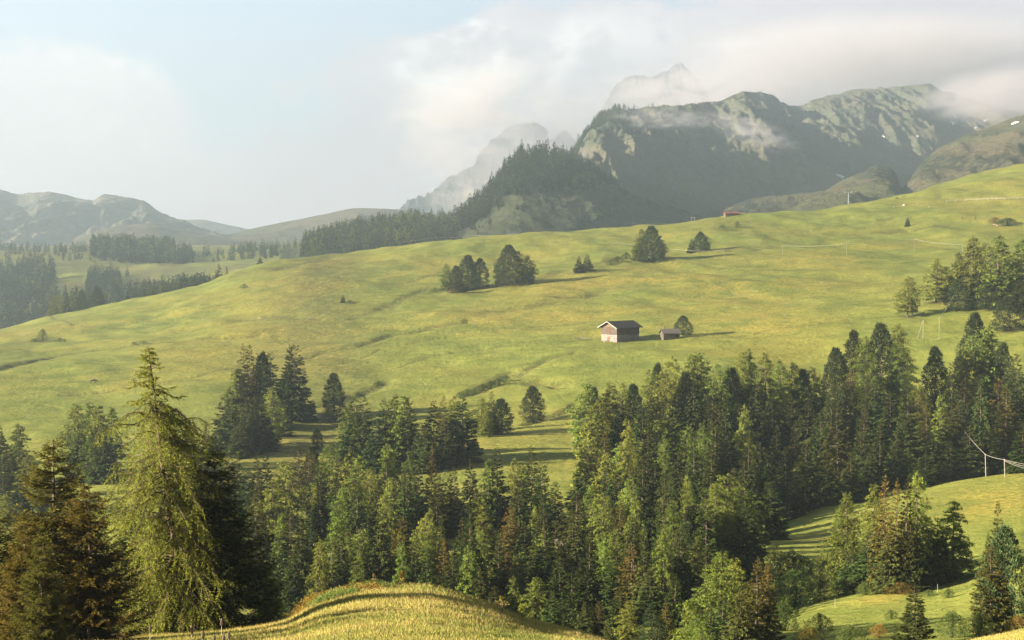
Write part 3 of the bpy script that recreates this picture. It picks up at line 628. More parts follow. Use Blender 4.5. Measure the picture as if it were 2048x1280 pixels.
forest('in the island on the sunny lower meadow', """L,1694,975,1172,62,pale L,1680,1010,1165,40 L,1748,957,1170,54,pale_brown S,1767,943,1180,48,orange_topped S,1789,950,1182,44,orange_topped S,1809,940,1182,48,orange_topped
 L,1832,935,1175,62,bright_green S,1872,1030,1168,56,black-green L,1902,992,1160,70,wide_open S,1850,1030,1172,60 S,1735,1060,1180,60 S,1780,1060,1185,70 S,1820,1050,1182,70 S,1705,1090,1178,50""")
forest('at the right edge of lower meadow', """S,1992,992,1230,40,bare_spired P,2003,1045,1265,92,big_dark S,1982,1085,1268,70,rusty""")
tree('S', 1975, 1062, 1130, 14, label='tiny dark spruce beside the big pine at the right edge', y0=120)
tree('S', 1828, 1160, 1290, 62, cluster='', label='orange-tipped young spruce at the bottom, below the isolated tree group', hd=True)
forest('in the grove above the two poles', """L,1944,468,610,60 L,1996,463,615,66 L,2042,472,600,52 L,1872,512,605,52 S,1994,527,605,36 P,1915,557,622,48 P,2018,590,662,56,grey-green L,1920,500,600,46
 L,1970,480,600,55 L,2020,500,605,60 S,1955,540,615,50 P,1980,560,620,50 S,2040,560,625,50 L,1895,530,600,40""")
tree('L', 1815, 548, 634, 50, label='single broad larch left of the grove on the high meadow')
tree('S', 1815, 433, 453, 16, label='lone small spruce on the high meadow near the white rail fence')
forest('in the central group on high meadow', """L,893,525,580,24 P,912,530,581,26 P,935,508,580,40 P,960,514,576,34 L,1005,505,572,34 P,1018,487,571,50,tall_broad L,1035,498,569,36 L,1056,508,567,32,pale S,920,550,584,22""")
forest('in the tiny pair on high meadow', """S,1158,510,546,18 S,1175,507,542,20""")
forest('in the tall cluster beneath the wire', """L,1285,455,523,42 P,1303,449,524,46,tall_broad L,1275,475,522,30 L,1318,470,520,26""")
forest('in the trio under the red hut', """S,1383,475,506,16 P,1400,462,504,28 L,1412,470,501,20""")
tree('P', 1366, 630, 671, 33, label='round dark stone pine beside the small wooden shed')
tree('S', 686, 589, 606, 9, label='tiny lone spruce in the middle of the left meadow')
tree('B', 86, 657, 683, 20, label='small bare-looking leafy tree on a heathy hump, far left meadow')
tree('S', 1407, 445, 451, 5, label='tiny bush-sized spruce on the skyline left of the red hut', Y=965)
def fill(kind, n, px0, px1, b0, b1, cluster, hmin, hmax, seed, top_ok):
    rng = np.random.default_rng(seed); k = 0
    while k < n:
        x, b = rng.uniform(px0, px1), rng.uniform(b0, b1); Y = hit(x, b)[1]; t = b-rng.uniform(hmin, hmax)*11
        if not top_ok(x, t, b): continue
        tree(kind, round(x), t, b, (b-t)*rng.uniform(.22, .30) if kind == 'S' else None, cluster=cluster); k += 1
ok1 = lambda x, t, b: t > 915 and not (960 < x < 1170 and t < 985)
ok2 = lambda x, t, b: t > 800+max(0, (1260-x))*.5 and not (x > 1500 and b > 1010)
fill('S', 22, 500, 1190, 1070, 1235, 'in the dark understory above the knoll', 11, 19, 1, ok1)
fill('L', 14, 500, 1190, 1070, 1235, 'in the dark understory above the knoll', 9, 15, 2, ok1)
fill('S', 24, 1190, 1640, 950, 1240, 'in the dark understory of big forest', 12, 21, 3, ok2)
fill('L', 14, 1190, 1560, 950, 1240, 'in the dark understory of big forest', 10, 17, 4, ok2)
fill('S', 10, 1640, 2040, 890, 960, 'in the dark understory near white poles', 13, 20, 5, lambda x, t, b: t > 740)
# bushes
B_ = [('B',1547,1086,1122,34,'small round leafy tree in front of the sunny lower meadow'), ('S',1583,1092,1125,18,'thin little spruce sticking out of the dark hedge'),
 ('U',1783,1220,1238,28,'small olive bush on the lower green meadow'), ('O',1758,1248,1275,40,'reddish bush below the olive bush on the lower meadow'),
 ('U',1897,1178,1196,26,'round bush on the grassy lip right of the isolated trees'), ('B',1905,1222,1275,62,'light green leafy bush beside the big right pine'),
 ('O',2036,1232,1285,46,'orange bush in the bottom right corner'), ('U',1690,1160,1190,50,'low bush at the foot of the isolated group'),
 ('U',1730,1165,1190,40,'low bush under the pale larches of the isolated group'), ('O',1800,1165,1188,60,'rusty undergrowth bush below the orange-topped spruces'),
 ('U',1560,1105,1185,70,'dark rounded hedge bush, leftmost of the hedge by the sunny meadow'), ('U',1600,1110,1180,80,'dark hedge bush in the middle of the hedge'),
 ('U',1645,1112,1175,80,'dark hedge bush next to the isolated group'), ('U',1590,1140,1215,90,'lower dark bush in front of the hedge'),
 ('U',1640,1145,1200,80,'lower dark bush in front of the hedge beside the group'), ('U',1570,1200,1262,70,'shaded bush right of the thin orange spruce'),
 ('U',1640,1228,1262,60,'dark low bush at the edge of the lower green patch'), ('U',1700,1250,1285,70,'dark shrub at the bottom edge below the lower patch'),
 ('U',1960,1225,1285,60,'yellowish bush left of the big right pine'), ('O',1620,1255,1285,60,'brownish bush at the bottom between the orange spruces and patch'),
 ('U',1858,1180,1192,30,'low bush on the crest of the green patch'), ('O',1700,1040,1052,30,'brown scrub at the shaded edge of the big forest')]
for k, x, t, b, w, lb in B_: tree(k, x, t, b, w, label=lb, y0=95)
for i, (x, t, b, w) in enumerate([(935,778,790,26),(950,774,787,24),(966,768,782,26),(982,762,777,26),(998,757,771,26),(1012,751,764,24),(920,784,794,22)]):
    tree('U', x, t, b, w, cluster='along the gully right of the dark stand', y0=200)
for (k, x, t, b, w, lb) in [('U',1235,513,525,26,'low bush left of the tall cluster on the upper meadow'),('U',1220,520,529,22,'smaller low bush at the foot of the wire pole'),
 ('U',1252,505,518,20,'bush touching the tall cluster on its left'),('O',1990,434,447,26,'rusty bush on the rocky hump at the upper right'),('U',2015,436,452,46,'wide green bush on the rocky hump at the upper right'),
 ('U',1445,450,456,14,'small round bush below the red hut, left one'),('U',1474,443,455,14,'small round bush below the red hut, right one'),
 ('U',120,676,684,26,'low dark bush right of the little bare tree'),('U',70,677,684,24,'low dark bush left of the little bare tree'),
 ('U',288,682,688,18,'small bush beside the ditch on the left meadow'),('U',268,684,689,12,'smaller bush left of the ditch bush on the left meadow'),('U',488,568,577,18,'dark bush on the slope below the left ridge'),
 ('O',905,578,586,26,'brown scrub under the middle tree group'),('U',870,575,582,20,'low scrub left of the middle tree group'),('U',700,600,607,20,'scrub beside the tiny lone spruce')]:
    tree(k, x, t, b, w, label=lb, y0=200)
# trees just behind the left part of the ridge and on the skyline: they stand beyond it
def beyond(cluster, s, Y):
    for t in s.split():
        q = t.split(','); tree(q[0], float(q[1]), float(q[2]), 600, float(q[3]), Y=Y+float(RNG.uniform(-25, 45)), cluster=cluster)
beyond('in the dense row behind left ridge', "L,106,583,20 L,114,586,20 L,124,583,20 S,135,580,16 L,142,577,20 S,152,570,20 P,163,578,18 S,172,583,18 S,181,580,16 P,194,569,24 S,203,574,18", 960)
beyond('peeping over the lower left ridge', "S,257,570,16 S,270,572,14 S,287,560,16 L,297,568,16 S,309,559,16 L,322,566,14 S,330,557,14 S,338,553,14 S,367,541,26", 980)
beyond('behind the ridge below the pink house', "S,388,547,12 S,399,544,18 S,409,549,12 S,419,545,14 S,427,548,10 S,440,524,20 S,433,538,16 S,455,530,12", 1000)
tree('S', 521, 511, 600, 26, Y=975, label='dark rounded spruce poking over the ridge beside the pink house')
tree('S', 545, 545, 600, 10, Y=975, label='tiny conifer tip on the ridge right of the pink house')

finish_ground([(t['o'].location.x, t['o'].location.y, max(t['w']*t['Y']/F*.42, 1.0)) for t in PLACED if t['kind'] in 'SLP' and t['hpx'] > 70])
# ---------------------------------------------------------------- far woods
def low_tree(rng, kind, n=46):
    """small crown: unit height, few sprays"""
    if kind == 'S': R, pr = rng.uniform(.15, .2), .85
    elif kind == 'L': R, pr = rng.uniform(.2, .25), .6
    else: R, pr = rng.uniform(.2, .27), .45
    z = 1-np.sqrt(rng.random(n))*.97 if kind == 'S' else rng.uniform(.06, .95, n)
    az = rng.uniform(0, 6.283, n); r = R*(1-z)**pr*np.sqrt(rng.uniform(.15, 1, n))*np.where(z < .15, .8, 1)
    p = np.stack([r*np.cos(az), r*np.sin(az), z+.02], 1)
    d = np.stack([np.cos(az)*.6, np.sin(az)*.6, rng.normal(-.15 if kind != 'P' else .3, .5, n)], 1)+rng.normal(0, .3, (n, 3))
    L = np.full(n, .15)*(.6+.6*rng.random(n))*(1.15-z*.6); q = kites(p-unit(d)*L[:, None]*.4, d, L, L*.62, rng.uniform(-1.4, 1.4, n), rng)
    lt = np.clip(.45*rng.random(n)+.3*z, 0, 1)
    tr = np.array([[(-.012, 0, -.02), (.012, 0, -.02), (.004, 0, .9), (-.004, 0, .9)], [(0, -.012, -.02), (0, .012, -.02), (0, .004, .9), (0, -.004, .9)]])
    return np.concatenate([q, tr]), np.concatenate([lt, [0, 0]])
FARLIB = {k: [low_tree(np.random.default_rng(900+i+ord(k)), k, 80) for i in range(6)] for k in 'SLP'}
FARME = {}
for k, L in FARLIB.items():
    for i, (q, lt) in enumerate(L):
        me = mkmesh('far_crown', q[:-2].reshape(-1, 3), np.arange((len(q)-2)*4).reshape(-1, 4), {'tint': np.repeat(np.stack([lt[:-2], lt[:-2]*0, lt[:-2]*0], 1), 4, axis=0)}, smooth=False)
        me.materials.append(M[{'S': 'spruce', 'L': 'larch', 'P': 'pine'}[k]]); FARME[k, i] = me
def mass(name, pts, label, mix=(.7, .1, .2)):
    """pts: list of (xyz, height): a wood too dense to count, one object"""
    rng = np.random.default_rng(len(pts)+3); Vs, Ts, mi = [], [], []
    ks = 'SLP'
    for p, h in pts:
        k = rng.choice(3, p=mix); q, lt = FARLIB[ks[k]][rng.integers(6)]
        a = rng.uniform(0, 6.28); c, s = math.cos(a), math.sin(a); R = np.array([[c, -s, 0], [s, c, 0], [0, 0, 1]])
        w = h*rng.uniform(.85, 1.25); Vs.append(((q.reshape(-1, 3)@R.T)*[w, w, h]+p)); b = rng.uniform(.6, 1.15)
        t = np.zeros((len(lt)*4, 3)); t[:, 0] = np.repeat(lt, 4)*b; Ts.append(t); mi += [k]*len(lt)
    V = np.concatenate(Vs); me = mkmesh(name, V, np.arange(len(V)).reshape(-1, 4), {'tint': np.concatenate(Ts)}, smooth=False)
    for k in ('spruce', 'larch', 'pine'): me.materials.append(M[k])
    me.polygons.foreach_set('material_index', mi); me.update()
    tag(link(name, me), label, kind='stuff')
def scat(px0, px1, Y0, Y1, n, hmin=12, hmax=20, keep=None, seed=0):
    rng = np.random.default_rng(seed); out = []
    while len(out) < n:
        px = rng.uniform(px0, px1); Y = math.exp(rng.uniform(math.log(Y0), math.log(Y1))); a = (px-1024)/F; x = a*Y; z = float(ground_z(x, Y)[0])
        if keep is not None:
            qx, qy = project((x, Y, z))
            if not keep(qx, qy): n -= .25; continue
        out.append((np.array([x, Y, z-.3]), rng.uniform(hmin, hmax)))
    return out
inc = lambda qx, qy: not (75 < qx < 175 and 505 < qy < 600 and qy > 500+.0*(qx)) and not (240 < qx < 460 and 515 < qy < 590) and not (460 < qx < 600 and qy > 508)
mass('far_woods', scat(-300, 110, 1130, 1850, 1900, 15, 24, None, 1)+scat(75, 420, 1130, 1660, 1300, 14, 23, inc, 2), 'dark spruce woods filling the valley at the far left')
mass('far_woods', scat(-300, 185, 1850, 2500, 260, 8, 17, None, 3)+scat(185, 350, 1850, 2200, 420, 17, 28, None, 4)+scat(356, 386, 1850, 2000, 30, 14, 22, None, 8)+scat(350, 460, 1850, 2100, 40, 6, 11, None, 9)+scat(462, 560, 1850, 2200, 90, 10, 18, None, 5)+scat(566, 660, 1850, 2200, 60, 8, 16, None, 10), 'line of dark trees on the low rise under the left mountain')
mass('far_woods', scat(60, 260, 1560, 1700, 60, 8, 15, inc, 6)+scat(330, 660, 1250, 1600, 60, 8, 14, lambda x, y: not inc(x, y) and False, 7), 'trees around the small far clearing')
def on_hill(H, n, x0, x1, v0, v1, h0, h1, seed, lineonly=False):
    rng = np.random.default_rng(seed); X, Y, Z = H['X'], H['Y'], H['Z']; FX = Y*CP-Z*SP; qx = 1024+F*X/FX; out = []
    for _ in range(n):
        i = int(rng.uniform(v0, v1)*(Y.shape[0]*.75)); t = rng.uniform(x0, x1); j = int(np.argmin(np.abs(qx[i]-t)))
        out.append((np.array([X[i, j]+rng.normal(0, 4), Y[i, j], Z[i, j]-1]), rng.uniform(h0, h1)))
    return out
mass('far_woods', on_hill(H_knoll, 700, 610, 910, .35, 1.0, 14, 22, 11), 'dark woods at the left foot of the wooded knoll', (.6, .1, .3))
mass('far_woods', on_hill(H_knoll, 800, 915, 1190, .5, 1.0, 13, 23, 12)+on_hill(H_knoll, 60, 1180, 1240, .8, 1.0, 11, 16, 16)+on_hill(H_knoll, 120, 900, 1300, .1, .7, 5, 12, 13), 'woods covering the crest of the knoll', (.45, .1, .45))
mass('far_woods', on_hill(H_main, 500, 1140, 1240, .7, 1.0, 9, 17, 14)+on_hill(H_main, 40, 1240, 1620, .93, 1.0, 5, 9, 15)+on_hill(H_main, 120, 1130, 1320, .6, .95, 9, 16, 17), 'trees clinging to the steep left shoulder of the massif', (.5, .1, .4))
def far_tree(kind, px, top, Y, hill=None, cluster='', w=1.0):
    rng = np.random.default_rng(int(px*7+top)); nm, cat = KIND[kind]
    if hill is not None:
        X, Yg, Z = hill['X'], hill['Y'], hill['Z']; FX = Yg*CP-Z*SP; qx = 1024+F*X/FX; i = int(Y*(Yg.shape[0]*.75)); j = int(np.argmin(np.abs(qx[i]-px)))
        b = np.array([X[i, j], Yg[i, j], Z[i, j]-1])
    else:
        b = np.array([(px-1024)/F*Y, Y, 0]); b[2] = float(ground_z(b[0], b[1])[0])
    H = max(b[1]*slope_z(top)-b[2], 8); e = empty(nm, b, rng.uniform(0, 6)); i = int(rng.integers(6))
    c = link('crown', FARME[kind, i], None, e); c.scale = (H*w, H*w, H)
    t = link('trunk', LIB[kind][i % len(LIB[kind])][1], None, e); t.scale = (H, H, H)
    e['category'] = cat; PLACED.append(dict(o=e, kind=kind, px=px, top=top, base=top+H*F/b[1], w=10, hpx=H*F/b[1], cluster=cluster, adj=None, label=None, Y=b[1]))
for s, hill, Y, cl in [
 ("P,205,477 P,222,474 S,236,470 P,248,468 P,258,466 S,270,472 L,282,476 P,297,474 S,308,480 P,322,478 L,334,482 P,344,484", None, 1900, 'in the far tree line, tallest part'),
 ("P,362,480 P,370,478 P,380,482 P,413,480 P,440,492 P,465,490 P,494,480 S,500,482 P,520,486 P,551,487 S,575,492 P,589,482 P,598,488", None, 2000, 'on the far tree line above pink house'),
 ("P,20,489 P,45,494 P,73,488 P,90,490 S,132,492 S,160,496", None, 2000, 'on far tree line at left edge'),
 ("L,83,508 S,255,530 L,188,510", None, 1690, 'beside the small far clearing'),
 ("P,620,474 P,640,466 S,652,462 P,668,456 P,690,450 S,706,446 P,722,440 P,740,436 P,760,440 P,785,432 P,800,430 S,815,432 P,838,430 P,868,424 P,880,430 P,895,428", H_knoll, .99, 'on the skyline left of wooded knoll'),
 ("P,912,408 P,928,404 P,944,394 P,958,385 P,975,372", H_knoll, .985, 'on the wooded knoll, left slope skyline'),
 ("P,1032,312 P,1048,302 P,1062,298 S,1080,308 P,1102,304 P,1110,308 P,1120,312 P,1130,322 P,1141,328 P,1168,332 P,1180,340", H_knoll, .99, 'on the crown of the wooded knoll'),
 ("P,1148,304 P,1156,292 P,1164,282 P,1172,268 P,1182,256 P,1190,248", H_main, .985, 'up the steep shoulder of the massif')]:
    for t in s.split():
        k, x, tp = t.split(','); far_tree(k, float(x), float(tp), Y, hill, cl, 1.15)
ordn = []
# ---------------------------------------------------------------- the near trees, twig by twig (metres)
def tubes_np(segs, n=4):
    """segs: list of (p0, p1, r0, r1) -> verts, quads"""
    P0 = np.array([s[0] for s in segs], float); P1 = np.array([s[1] for s in segs], float); r0 = np.array([s[2] for s in segs])[:, None]; r1 = np.array([s[3] for s in segs])[:, None]
    d = unit(P1-P0+1e-9); up = np.tile([0, 0, 1.0], (len(d), 1)); up[np.abs(d[:, 2]) > .9] = [1, 0, 0]
    s = unit(np.cross(d, up)); u = np.cross(s, d); V = []
    for k in range(n):
        a = 2*math.pi*k/n; o = s*math.cos(a)+u*math.sin(a); V.append(P0+o*r0); V.append(P1+o*r1)
    V = np.stack(V, 1); base = np.arange(len(segs))[:, None]*(2*n); f = []
    for k in range(n):
        k2 = (k+1) % n; f.append(np.concatenate([base+2*k, base+2*k2, base+2*k2+1, base+2*k+1], 1))
    return V.reshape(-1, 3), np.concatenate(f)
def hero_spruce(H, R, seed, lev=40, gold=.5, top_open=True, dens=1.0, lo=.3):
    rng = np.random.default_rng(seed); c = Crown(); segs = []
    zs = np.linspace(lo, H*.97, lev)
    trunk_r = lambda z: .018*H*(1-z/H)+.012
    for z0 in zs:
        h = z0/H; nb = int(7-3*h)+rng.integers(0, 2)
        for b in range(nb):
            z = z0+rng.normal(0, .10); az = rng.uniform(0, 6.283); r = R*(1-h)**.72*(.7+.4*rng.random())*(1+.15*math.sin(az*2+seed))+.12
            d = np.array([math.cos(az), math.sin(az), 0]); perp = np.array([-d[1], d[0], 0])
            dr = -.28+.55*h+rng.normal(0, .07); f = lambda t: np.array([0, 0, z])+d*r*t+np.array([0, 0, 1])*r*(dr*t+.30*t*t*t)
            ts = np.linspace(0, 1, 5)
            for t0, t1 in zip(ts[:-1], ts[1:]): segs.append((f(t0), f(t1), .022*(1-t0)*r/1.5+.005, .022*(1-t1)*r/1.5+.004))
            nt = max(5, int(r*11*dens))
            for k in range(nt):
                t = (k+.5)/nt*.92+.08; p = f(t); sgn = -1 if k % 2 else 1
                tl = (.16+.42*(1-t)*min(r, 1.6)+.1*rng.random())*rng.uniform(.7, 1.2)
                td = unit(d*(.75+rng.normal(0, .15))+perp*sgn*(.8+rng.normal(0, .2))+np.array([0, 0, -.22+.35*h+rng.normal(0, .2)]))
                m = max(3, int(tl*17*dens)); s = np.linspace(.05, 1, m)[:, None]
                q = p+td*tl*s+np.array([0, 0, -1])*(s**2)*tl*.22
                # needle sprays: two sideways and one on top at each step
                for off in (-1, 1, 0):
                    sd = unit(np.cross(td, [0, 0, 1])); dd = td*.8+sd*off*.75+rng.normal(0, .18, (m, 3)); dd[:, 2] += (.35 if off == 0 else .05)
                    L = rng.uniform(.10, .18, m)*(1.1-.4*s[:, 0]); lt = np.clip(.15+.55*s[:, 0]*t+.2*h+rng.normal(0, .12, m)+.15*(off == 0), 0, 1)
                    ru = np.clip(gold*(.1+.9*rng.random(m))*(.15+.85*t)*(.2+.8*s[:, 0]), 0, 1)
                    c.add(kites(q, dd, L, L*.36, rng.uniform(-.8, .8, m), rng), lt, ru)
                if tl > .3: segs.append((p, p+td*tl*.8, .006, .003))
    m = 60; q = np.zeros((m, 3)); q[:, 2] = rng.uniform(H*.9, H, m); dd = rng.normal(0, .5, (m, 3)); dd[:, 2] = .9
    c.add(kites(q, dd, np.full(m, .11), np.full(m, .03), rng.uniform(0, 3, m), rng), rng.random(m)*.8, rng.random(m)*gold)
    for k in range(14):
        z0, z1 = H*k/14-(.6 if k == 0 else 0), H*(k+1)/14; segs.append(((0, 0, z0), (0, 0, z1), trunk_r(max(z0, 0)), trunk_r(z1)))
    return c, segs
def hero_larch(H, seed, R=3.0):
    """open, weeping crown on a leaning stem: arching limbs with hanging needle strands"""
    rng = np.random.default_rng(seed); c = Crown(); segs = []
    def stem(z): t = z/H; return np.array([.055*H*(1-t)**1.3*1.4-.05*H*t+.05*math.sin(t*9), .02*H*math.sin(t*3), z])
    prof = lambda h: float(np.interp(h, [0, .3, .5, .7, .78, .86, .93, 1], [2.7, 2.7, 2.6, 2.35, 1.75, .85, .5, .12]))
    nb = 230
    for i in range(nb):
        h = .06+.93*(i/nb)**.92; z = h*H; az = rng.uniform(0, 6.283); o = stem(z)
        left = math.cos(az) < 0; r = max(.22, prof(h)*(.50+.55*rng.random())*(1.12 if left else 1.0))
        d = np.array([math.cos(az), math.sin(az), 0]); perp = np.array([-d[1], d[0], 0]); rise = (.12 if h < .6 else .35)+rng.normal(0, .13); bend = .45+.2*rng.random()
        if h > .85: bend = .15
        wob = rng.normal(0, .08, 2)
        f = lambda t: o+d*r*t+perp*(wob[0]*math.sin(t*5)*r)+np.array([0, 0, 1])*r*(rise*t-bend*t*t+.08*math.sin(t*7+wob[1]*20))
        ts = np.linspace(0, 1, 7)
        for t0, t1 in zip(ts[:-1], ts[1:]): segs.append((f(t0), f(t1), .030*(1-t0*.9)*min(r/2, 1)+.005, .030*(1-t1*.9)*min(r/2, 1)+.004))
        nt = max(7, int(r*14))
        for k in range(nt):
            t = .12+.88*(k+rng.random())/nt; p = f(t)
            tl = rng.uniform(.18, .75)*(.55+.6*(1-h))*(1 if h < .82 else .45)
            hang = 1.0 if h < .8 else .15
            td = unit(d*rng.uniform(0, .8)+perp*rng.normal(0, .65)+np.array([0, 0, -rng.uniform(.15, 1.4)*hang+rng.normal(0, .15)]))
            m = max(4, int(tl*24)); s = np.linspace(0, 1, m)[:, None]; q = p+td*tl*s+np.array([0, 0, -1])*s**2*tl*.45*hang
            dd = rng.normal(0, .55, (m, 3))+td*.8; dd[:, 2] -= .1; L = rng.uniform(.06, .115, m)
            tone = rng.random()*.35
            lt = np.clip(.25+tone+.35*s[:, 0]+rng.normal(0, .12, m), 0, 1); ru = np.full(m, .55*max(0, rng.random()-.45))
            c.add(kites(q, dd, L, L*.34, rng.uniform(-1.5, 1.5, m), rng), lt, ru)
            c.add(kites(q, -dd*[1, 1, .3]+td, L, L*.34, rng.uniform(-1.5, 1.5, m), rng), lt*.85, ru)
            segs.append((p, p+td*tl*.6, .005, .003))
    for k in range(26):
        z0, z1 = H*k/26, H*(k+1)/26; a, b = stem(z0), stem(z1); 
        if k == 0: a = a-[0, 0, .6]
        segs.append((a, b, .0135*H*(1-z0/H)**.85+.012, .0135*H*(1-z1/H)**.85+.012))
    return c, segs
def place_hero(name, cs, px, top, base_y, label, cat, matc, matt, trunkname='trunk', rz=0, H0=1, sx=1):
    b = point(px, 1250, base_y); b[2] = float(ground_z(b[0], b[1])[0])-.05; H = base_y*slope_z(top)-b[2]
    e = empty(name, b, rz); k = H/H0
    if isinstance(cs[0], Crown):
        c = link('crown', cs[0].mesh('crown_mesh', M[matc]), None, e); V, Fq = tubes_np(cs[1]); t = link(trunkname, mkmesh('trunk_mesh', V, Fq), M[matt], e)
    else: c = link('crown', cs[0], None, e); t = link(trunkname, cs[1], None, e)
    c.scale = (k*sx, k*sx, k); t.scale = (k*sx, k*sx, k)
    e['label'] = label; e['category'] = cat
    return e, (c.data, t.data)
M['gold_spruce'] = foliage_mat('golden_spruce_needles', (.022,.026,.008), (.20,.19,.034), (.38,.25,.04), .22, 1.0, .1)
M['hero_larch'] = foliage_mat('weeping_larch_needles', (.055,.075,.013), (.245,.295,.048), (.32,.21,.08), .4, 1, .08)
M['young'] = foliage_mat('young_bright_needles', (.10,.14,.02), (.30,.34,.05), (.3,.25,.05), .4, .3, .05)
hs1 = hero_spruce(9.0, 3.1, 1, 42, .8, lo=.2)
hs2 = hero_spruce(8.0, 3.0, 2, 38, .55, lo=.1)
e1, d1 = place_hero('spruce_tree', hs1, 112, 880, 47, 'large golden-tipped spruce in front at the lower left', 'spruce', 'gold_spruce', 'bark_dark', H0=9)
e2, d2 = place_hero('spruce_tree', hs2, 182, 975, 46, 'bushy dark golden spruce between the front spruce and the leaning larch', 'spruce', 'gold_spruce', 'bark_dark', H0=8)
e3, _ = place_hero('spruce_tree', d2, 52, 1035, 41, 'orange young spruce in the bottom left corner, in front of the large one', 'spruce', '', '', rz=2, H0=8, sx=.95)
e4, _ = place_hero('spruce_tree', d1, 85, 1070, 39, 'second young orange spruce in the bottom left corner', 'spruce', '', '', rz=4, H0=9, sx=.9)
e7, _ = place_hero('spruce_tree', d2, -8, 1010, 45, 'dark spruce cut by the left edge of the picture', 'spruce', '', '', rz=1, H0=8)
hl = hero_larch(11.0, 5, 2.9)
e5, dl = place_hero('larch_tree', hl, 330, 692, 56, 'tall weeping larch with leaning stem, tallest tree in front', 'larch', 'hero_larch', 'bark_dark', H0=11)
hs3 = hero_spruce(7.5, 2.9, 3, 36, .12, lo=.1, dens=1.0)
for s_ in hs3[0].t: s_[:, 0] *= .6
e6, d3 = place_hero('spruce_tree', hs3, 432, 905, 57, 'broad dark spruce right behind the weeping larch', 'spruce', 'spruce', 'bark_dark', H0=7.5, sx=1.05)
e8, _ = place_hero('spruce_tree', d3, 375, 990, 60, 'dark spruce tucked behind the stem of the weeping larch', 'spruce', '', '', rz=2.2, H0=7.5, sx=1.05)
e10, _ = place_hero('spruce_tree', d3, 265, 1040, 60, 'low dark spruce left of the foot of the weeping larch', 'spruce', '', '', rz=3.2, H0=7.5, sx=1.0)
hy = hero_spruce(2.3, .78, 4, 16, .0, dens=1.0, lo=.1)
e9, _ = place_hero('young_larch_tree', hy, 533, 1135, 58, 'bright yellow-green young conifer at the left foot of the grassy knoll', 'young larch', 'young', 'bark', H0=2.3, sx=1.0)
def sapling(px, top, base, label, mat='rustleaf', w=.5):
    b = point(px, base, 0+hit(px, base, y0=35, y1=75)[1]); H = b[1]*slope_z(top)-float(ground_z(b[0], b[1])[0])
    b[2] = float(ground_z(b[0], b[1])[0]); rng = np.random.default_rng(int(px)); c = Crown(); H = max(H, .35)
    segs = [((0, 0, -.1), (0, 0, H*.95), .02, .006)]
    for k in range(26):
        az = rng.uniform(0, 6.28); z = H*rng.uniform(.1, .95); r = w*H*(1.1-z/H)*rng.uniform(.5, 1); d = np.array([math.cos(az), math.sin(az), .45]); m = 9
        s = np.linspace(.2, 1, m)[:, None]; q = np.array([0, 0, z])+d*r*s; c.add(kites(q, d+rng.normal(0, .6, (m, 3)), rng.uniform(.05, .1, m), rng.uniform(.025, .04, m), rng.uniform(0, 3, m), rng), rng.random(m), rng.random(m)*.5)
        segs.append(((0, 0, z), tuple(np.array([0, 0, z])+d*r), .008, .003))
    e = empty('sapling', b); link('crown', c.mesh('sapling_crown', M[mat]), None, e); V, Fq = tubes_np(segs); link('stem', mkmesh('sapling_stem', V, Fq), M['bark'], e)
    tag(e, label, 'sapling')
sapling(457, 1224, 1248, 'tiny golden spruce sapling in the grass under the dark spruce')
sapling(747, 1150, 1176, 'orange-leaved little bush on the top of the grassy knoll')
sapling(803, 1142, 1172, 'thin golden sapling on the crest of the grassy knoll', w=.3)
sapling(1005, 1192, 1224, 'orange bush on the right slope of the knoll', w=.6)
sapling(1044, 1208, 1238, 'small green bush on the right slope of the knoll', 'young', .6)
sapling(715, 1162, 1178, 'little bluish sapling left of the orange bush on the knoll', 'pine', .4)
# low shrubs on the left shoulder of the knoll
def mat_shrub(px, base, w, h, label, mat):
    Y = hit(px, base, y0=35, y1=75)[1]; b = point(px, base, Y); b[2] = float(ground_z(b[0], b[1])[0]); rng = np.random.default_rng(int(px)); c = Crown()
    for k in range(46):
        a = rng.uniform(0, 6.28); r = math.sqrt(rng.random()); cen = np.array([math.cos(a)*r*w, math.sin(a)*r*w*.8, h*.75*(1-r*r)*rng.uniform(.5, 1)+.03]); cen[2] += float(ground_z(b[0]+cen[0], b[1]+cen[1])[0])-b[2]
        m = 46; off = unit(rng.normal(size=(m, 3)))*rng.random((m, 1))**.5*np.array([.28, .28, .14]); c.add(kites(cen+off, off+[0, 0, .15]+rng.normal(0, .1, (m, 3)), rng.uniform(.05, .1, m), rng.uniform(.02, .04, m), rng.uniform(0, 3, m), rng), np.clip(.5+off[:, 2]*2.5+.3*rng.random(m), 0, 1), rng.random(m)*.4)
    o = link('creeping_shrub', c.mesh('creeping_shrub', M[mat])); o.location = b; tag(o, label, 'shrub')
mat_shrub(632, 1208, 1.0, .45, 'low yellowish creeping shrub at the left end of the knoll crest', 'rustleaf')
mat_shrub(668, 1200, .9, .4, 'low green creeping shrub beside the yellowish one', 'leaf')
mat_shrub(700, 1188, 1.3, .35, 'flat rusty shrub mat below the knoll top', 'rustleaf')
mat_shrub(740, 1178, .9, .25, 'thin green shrub mat near the orange bush on the knoll', 'leaf')
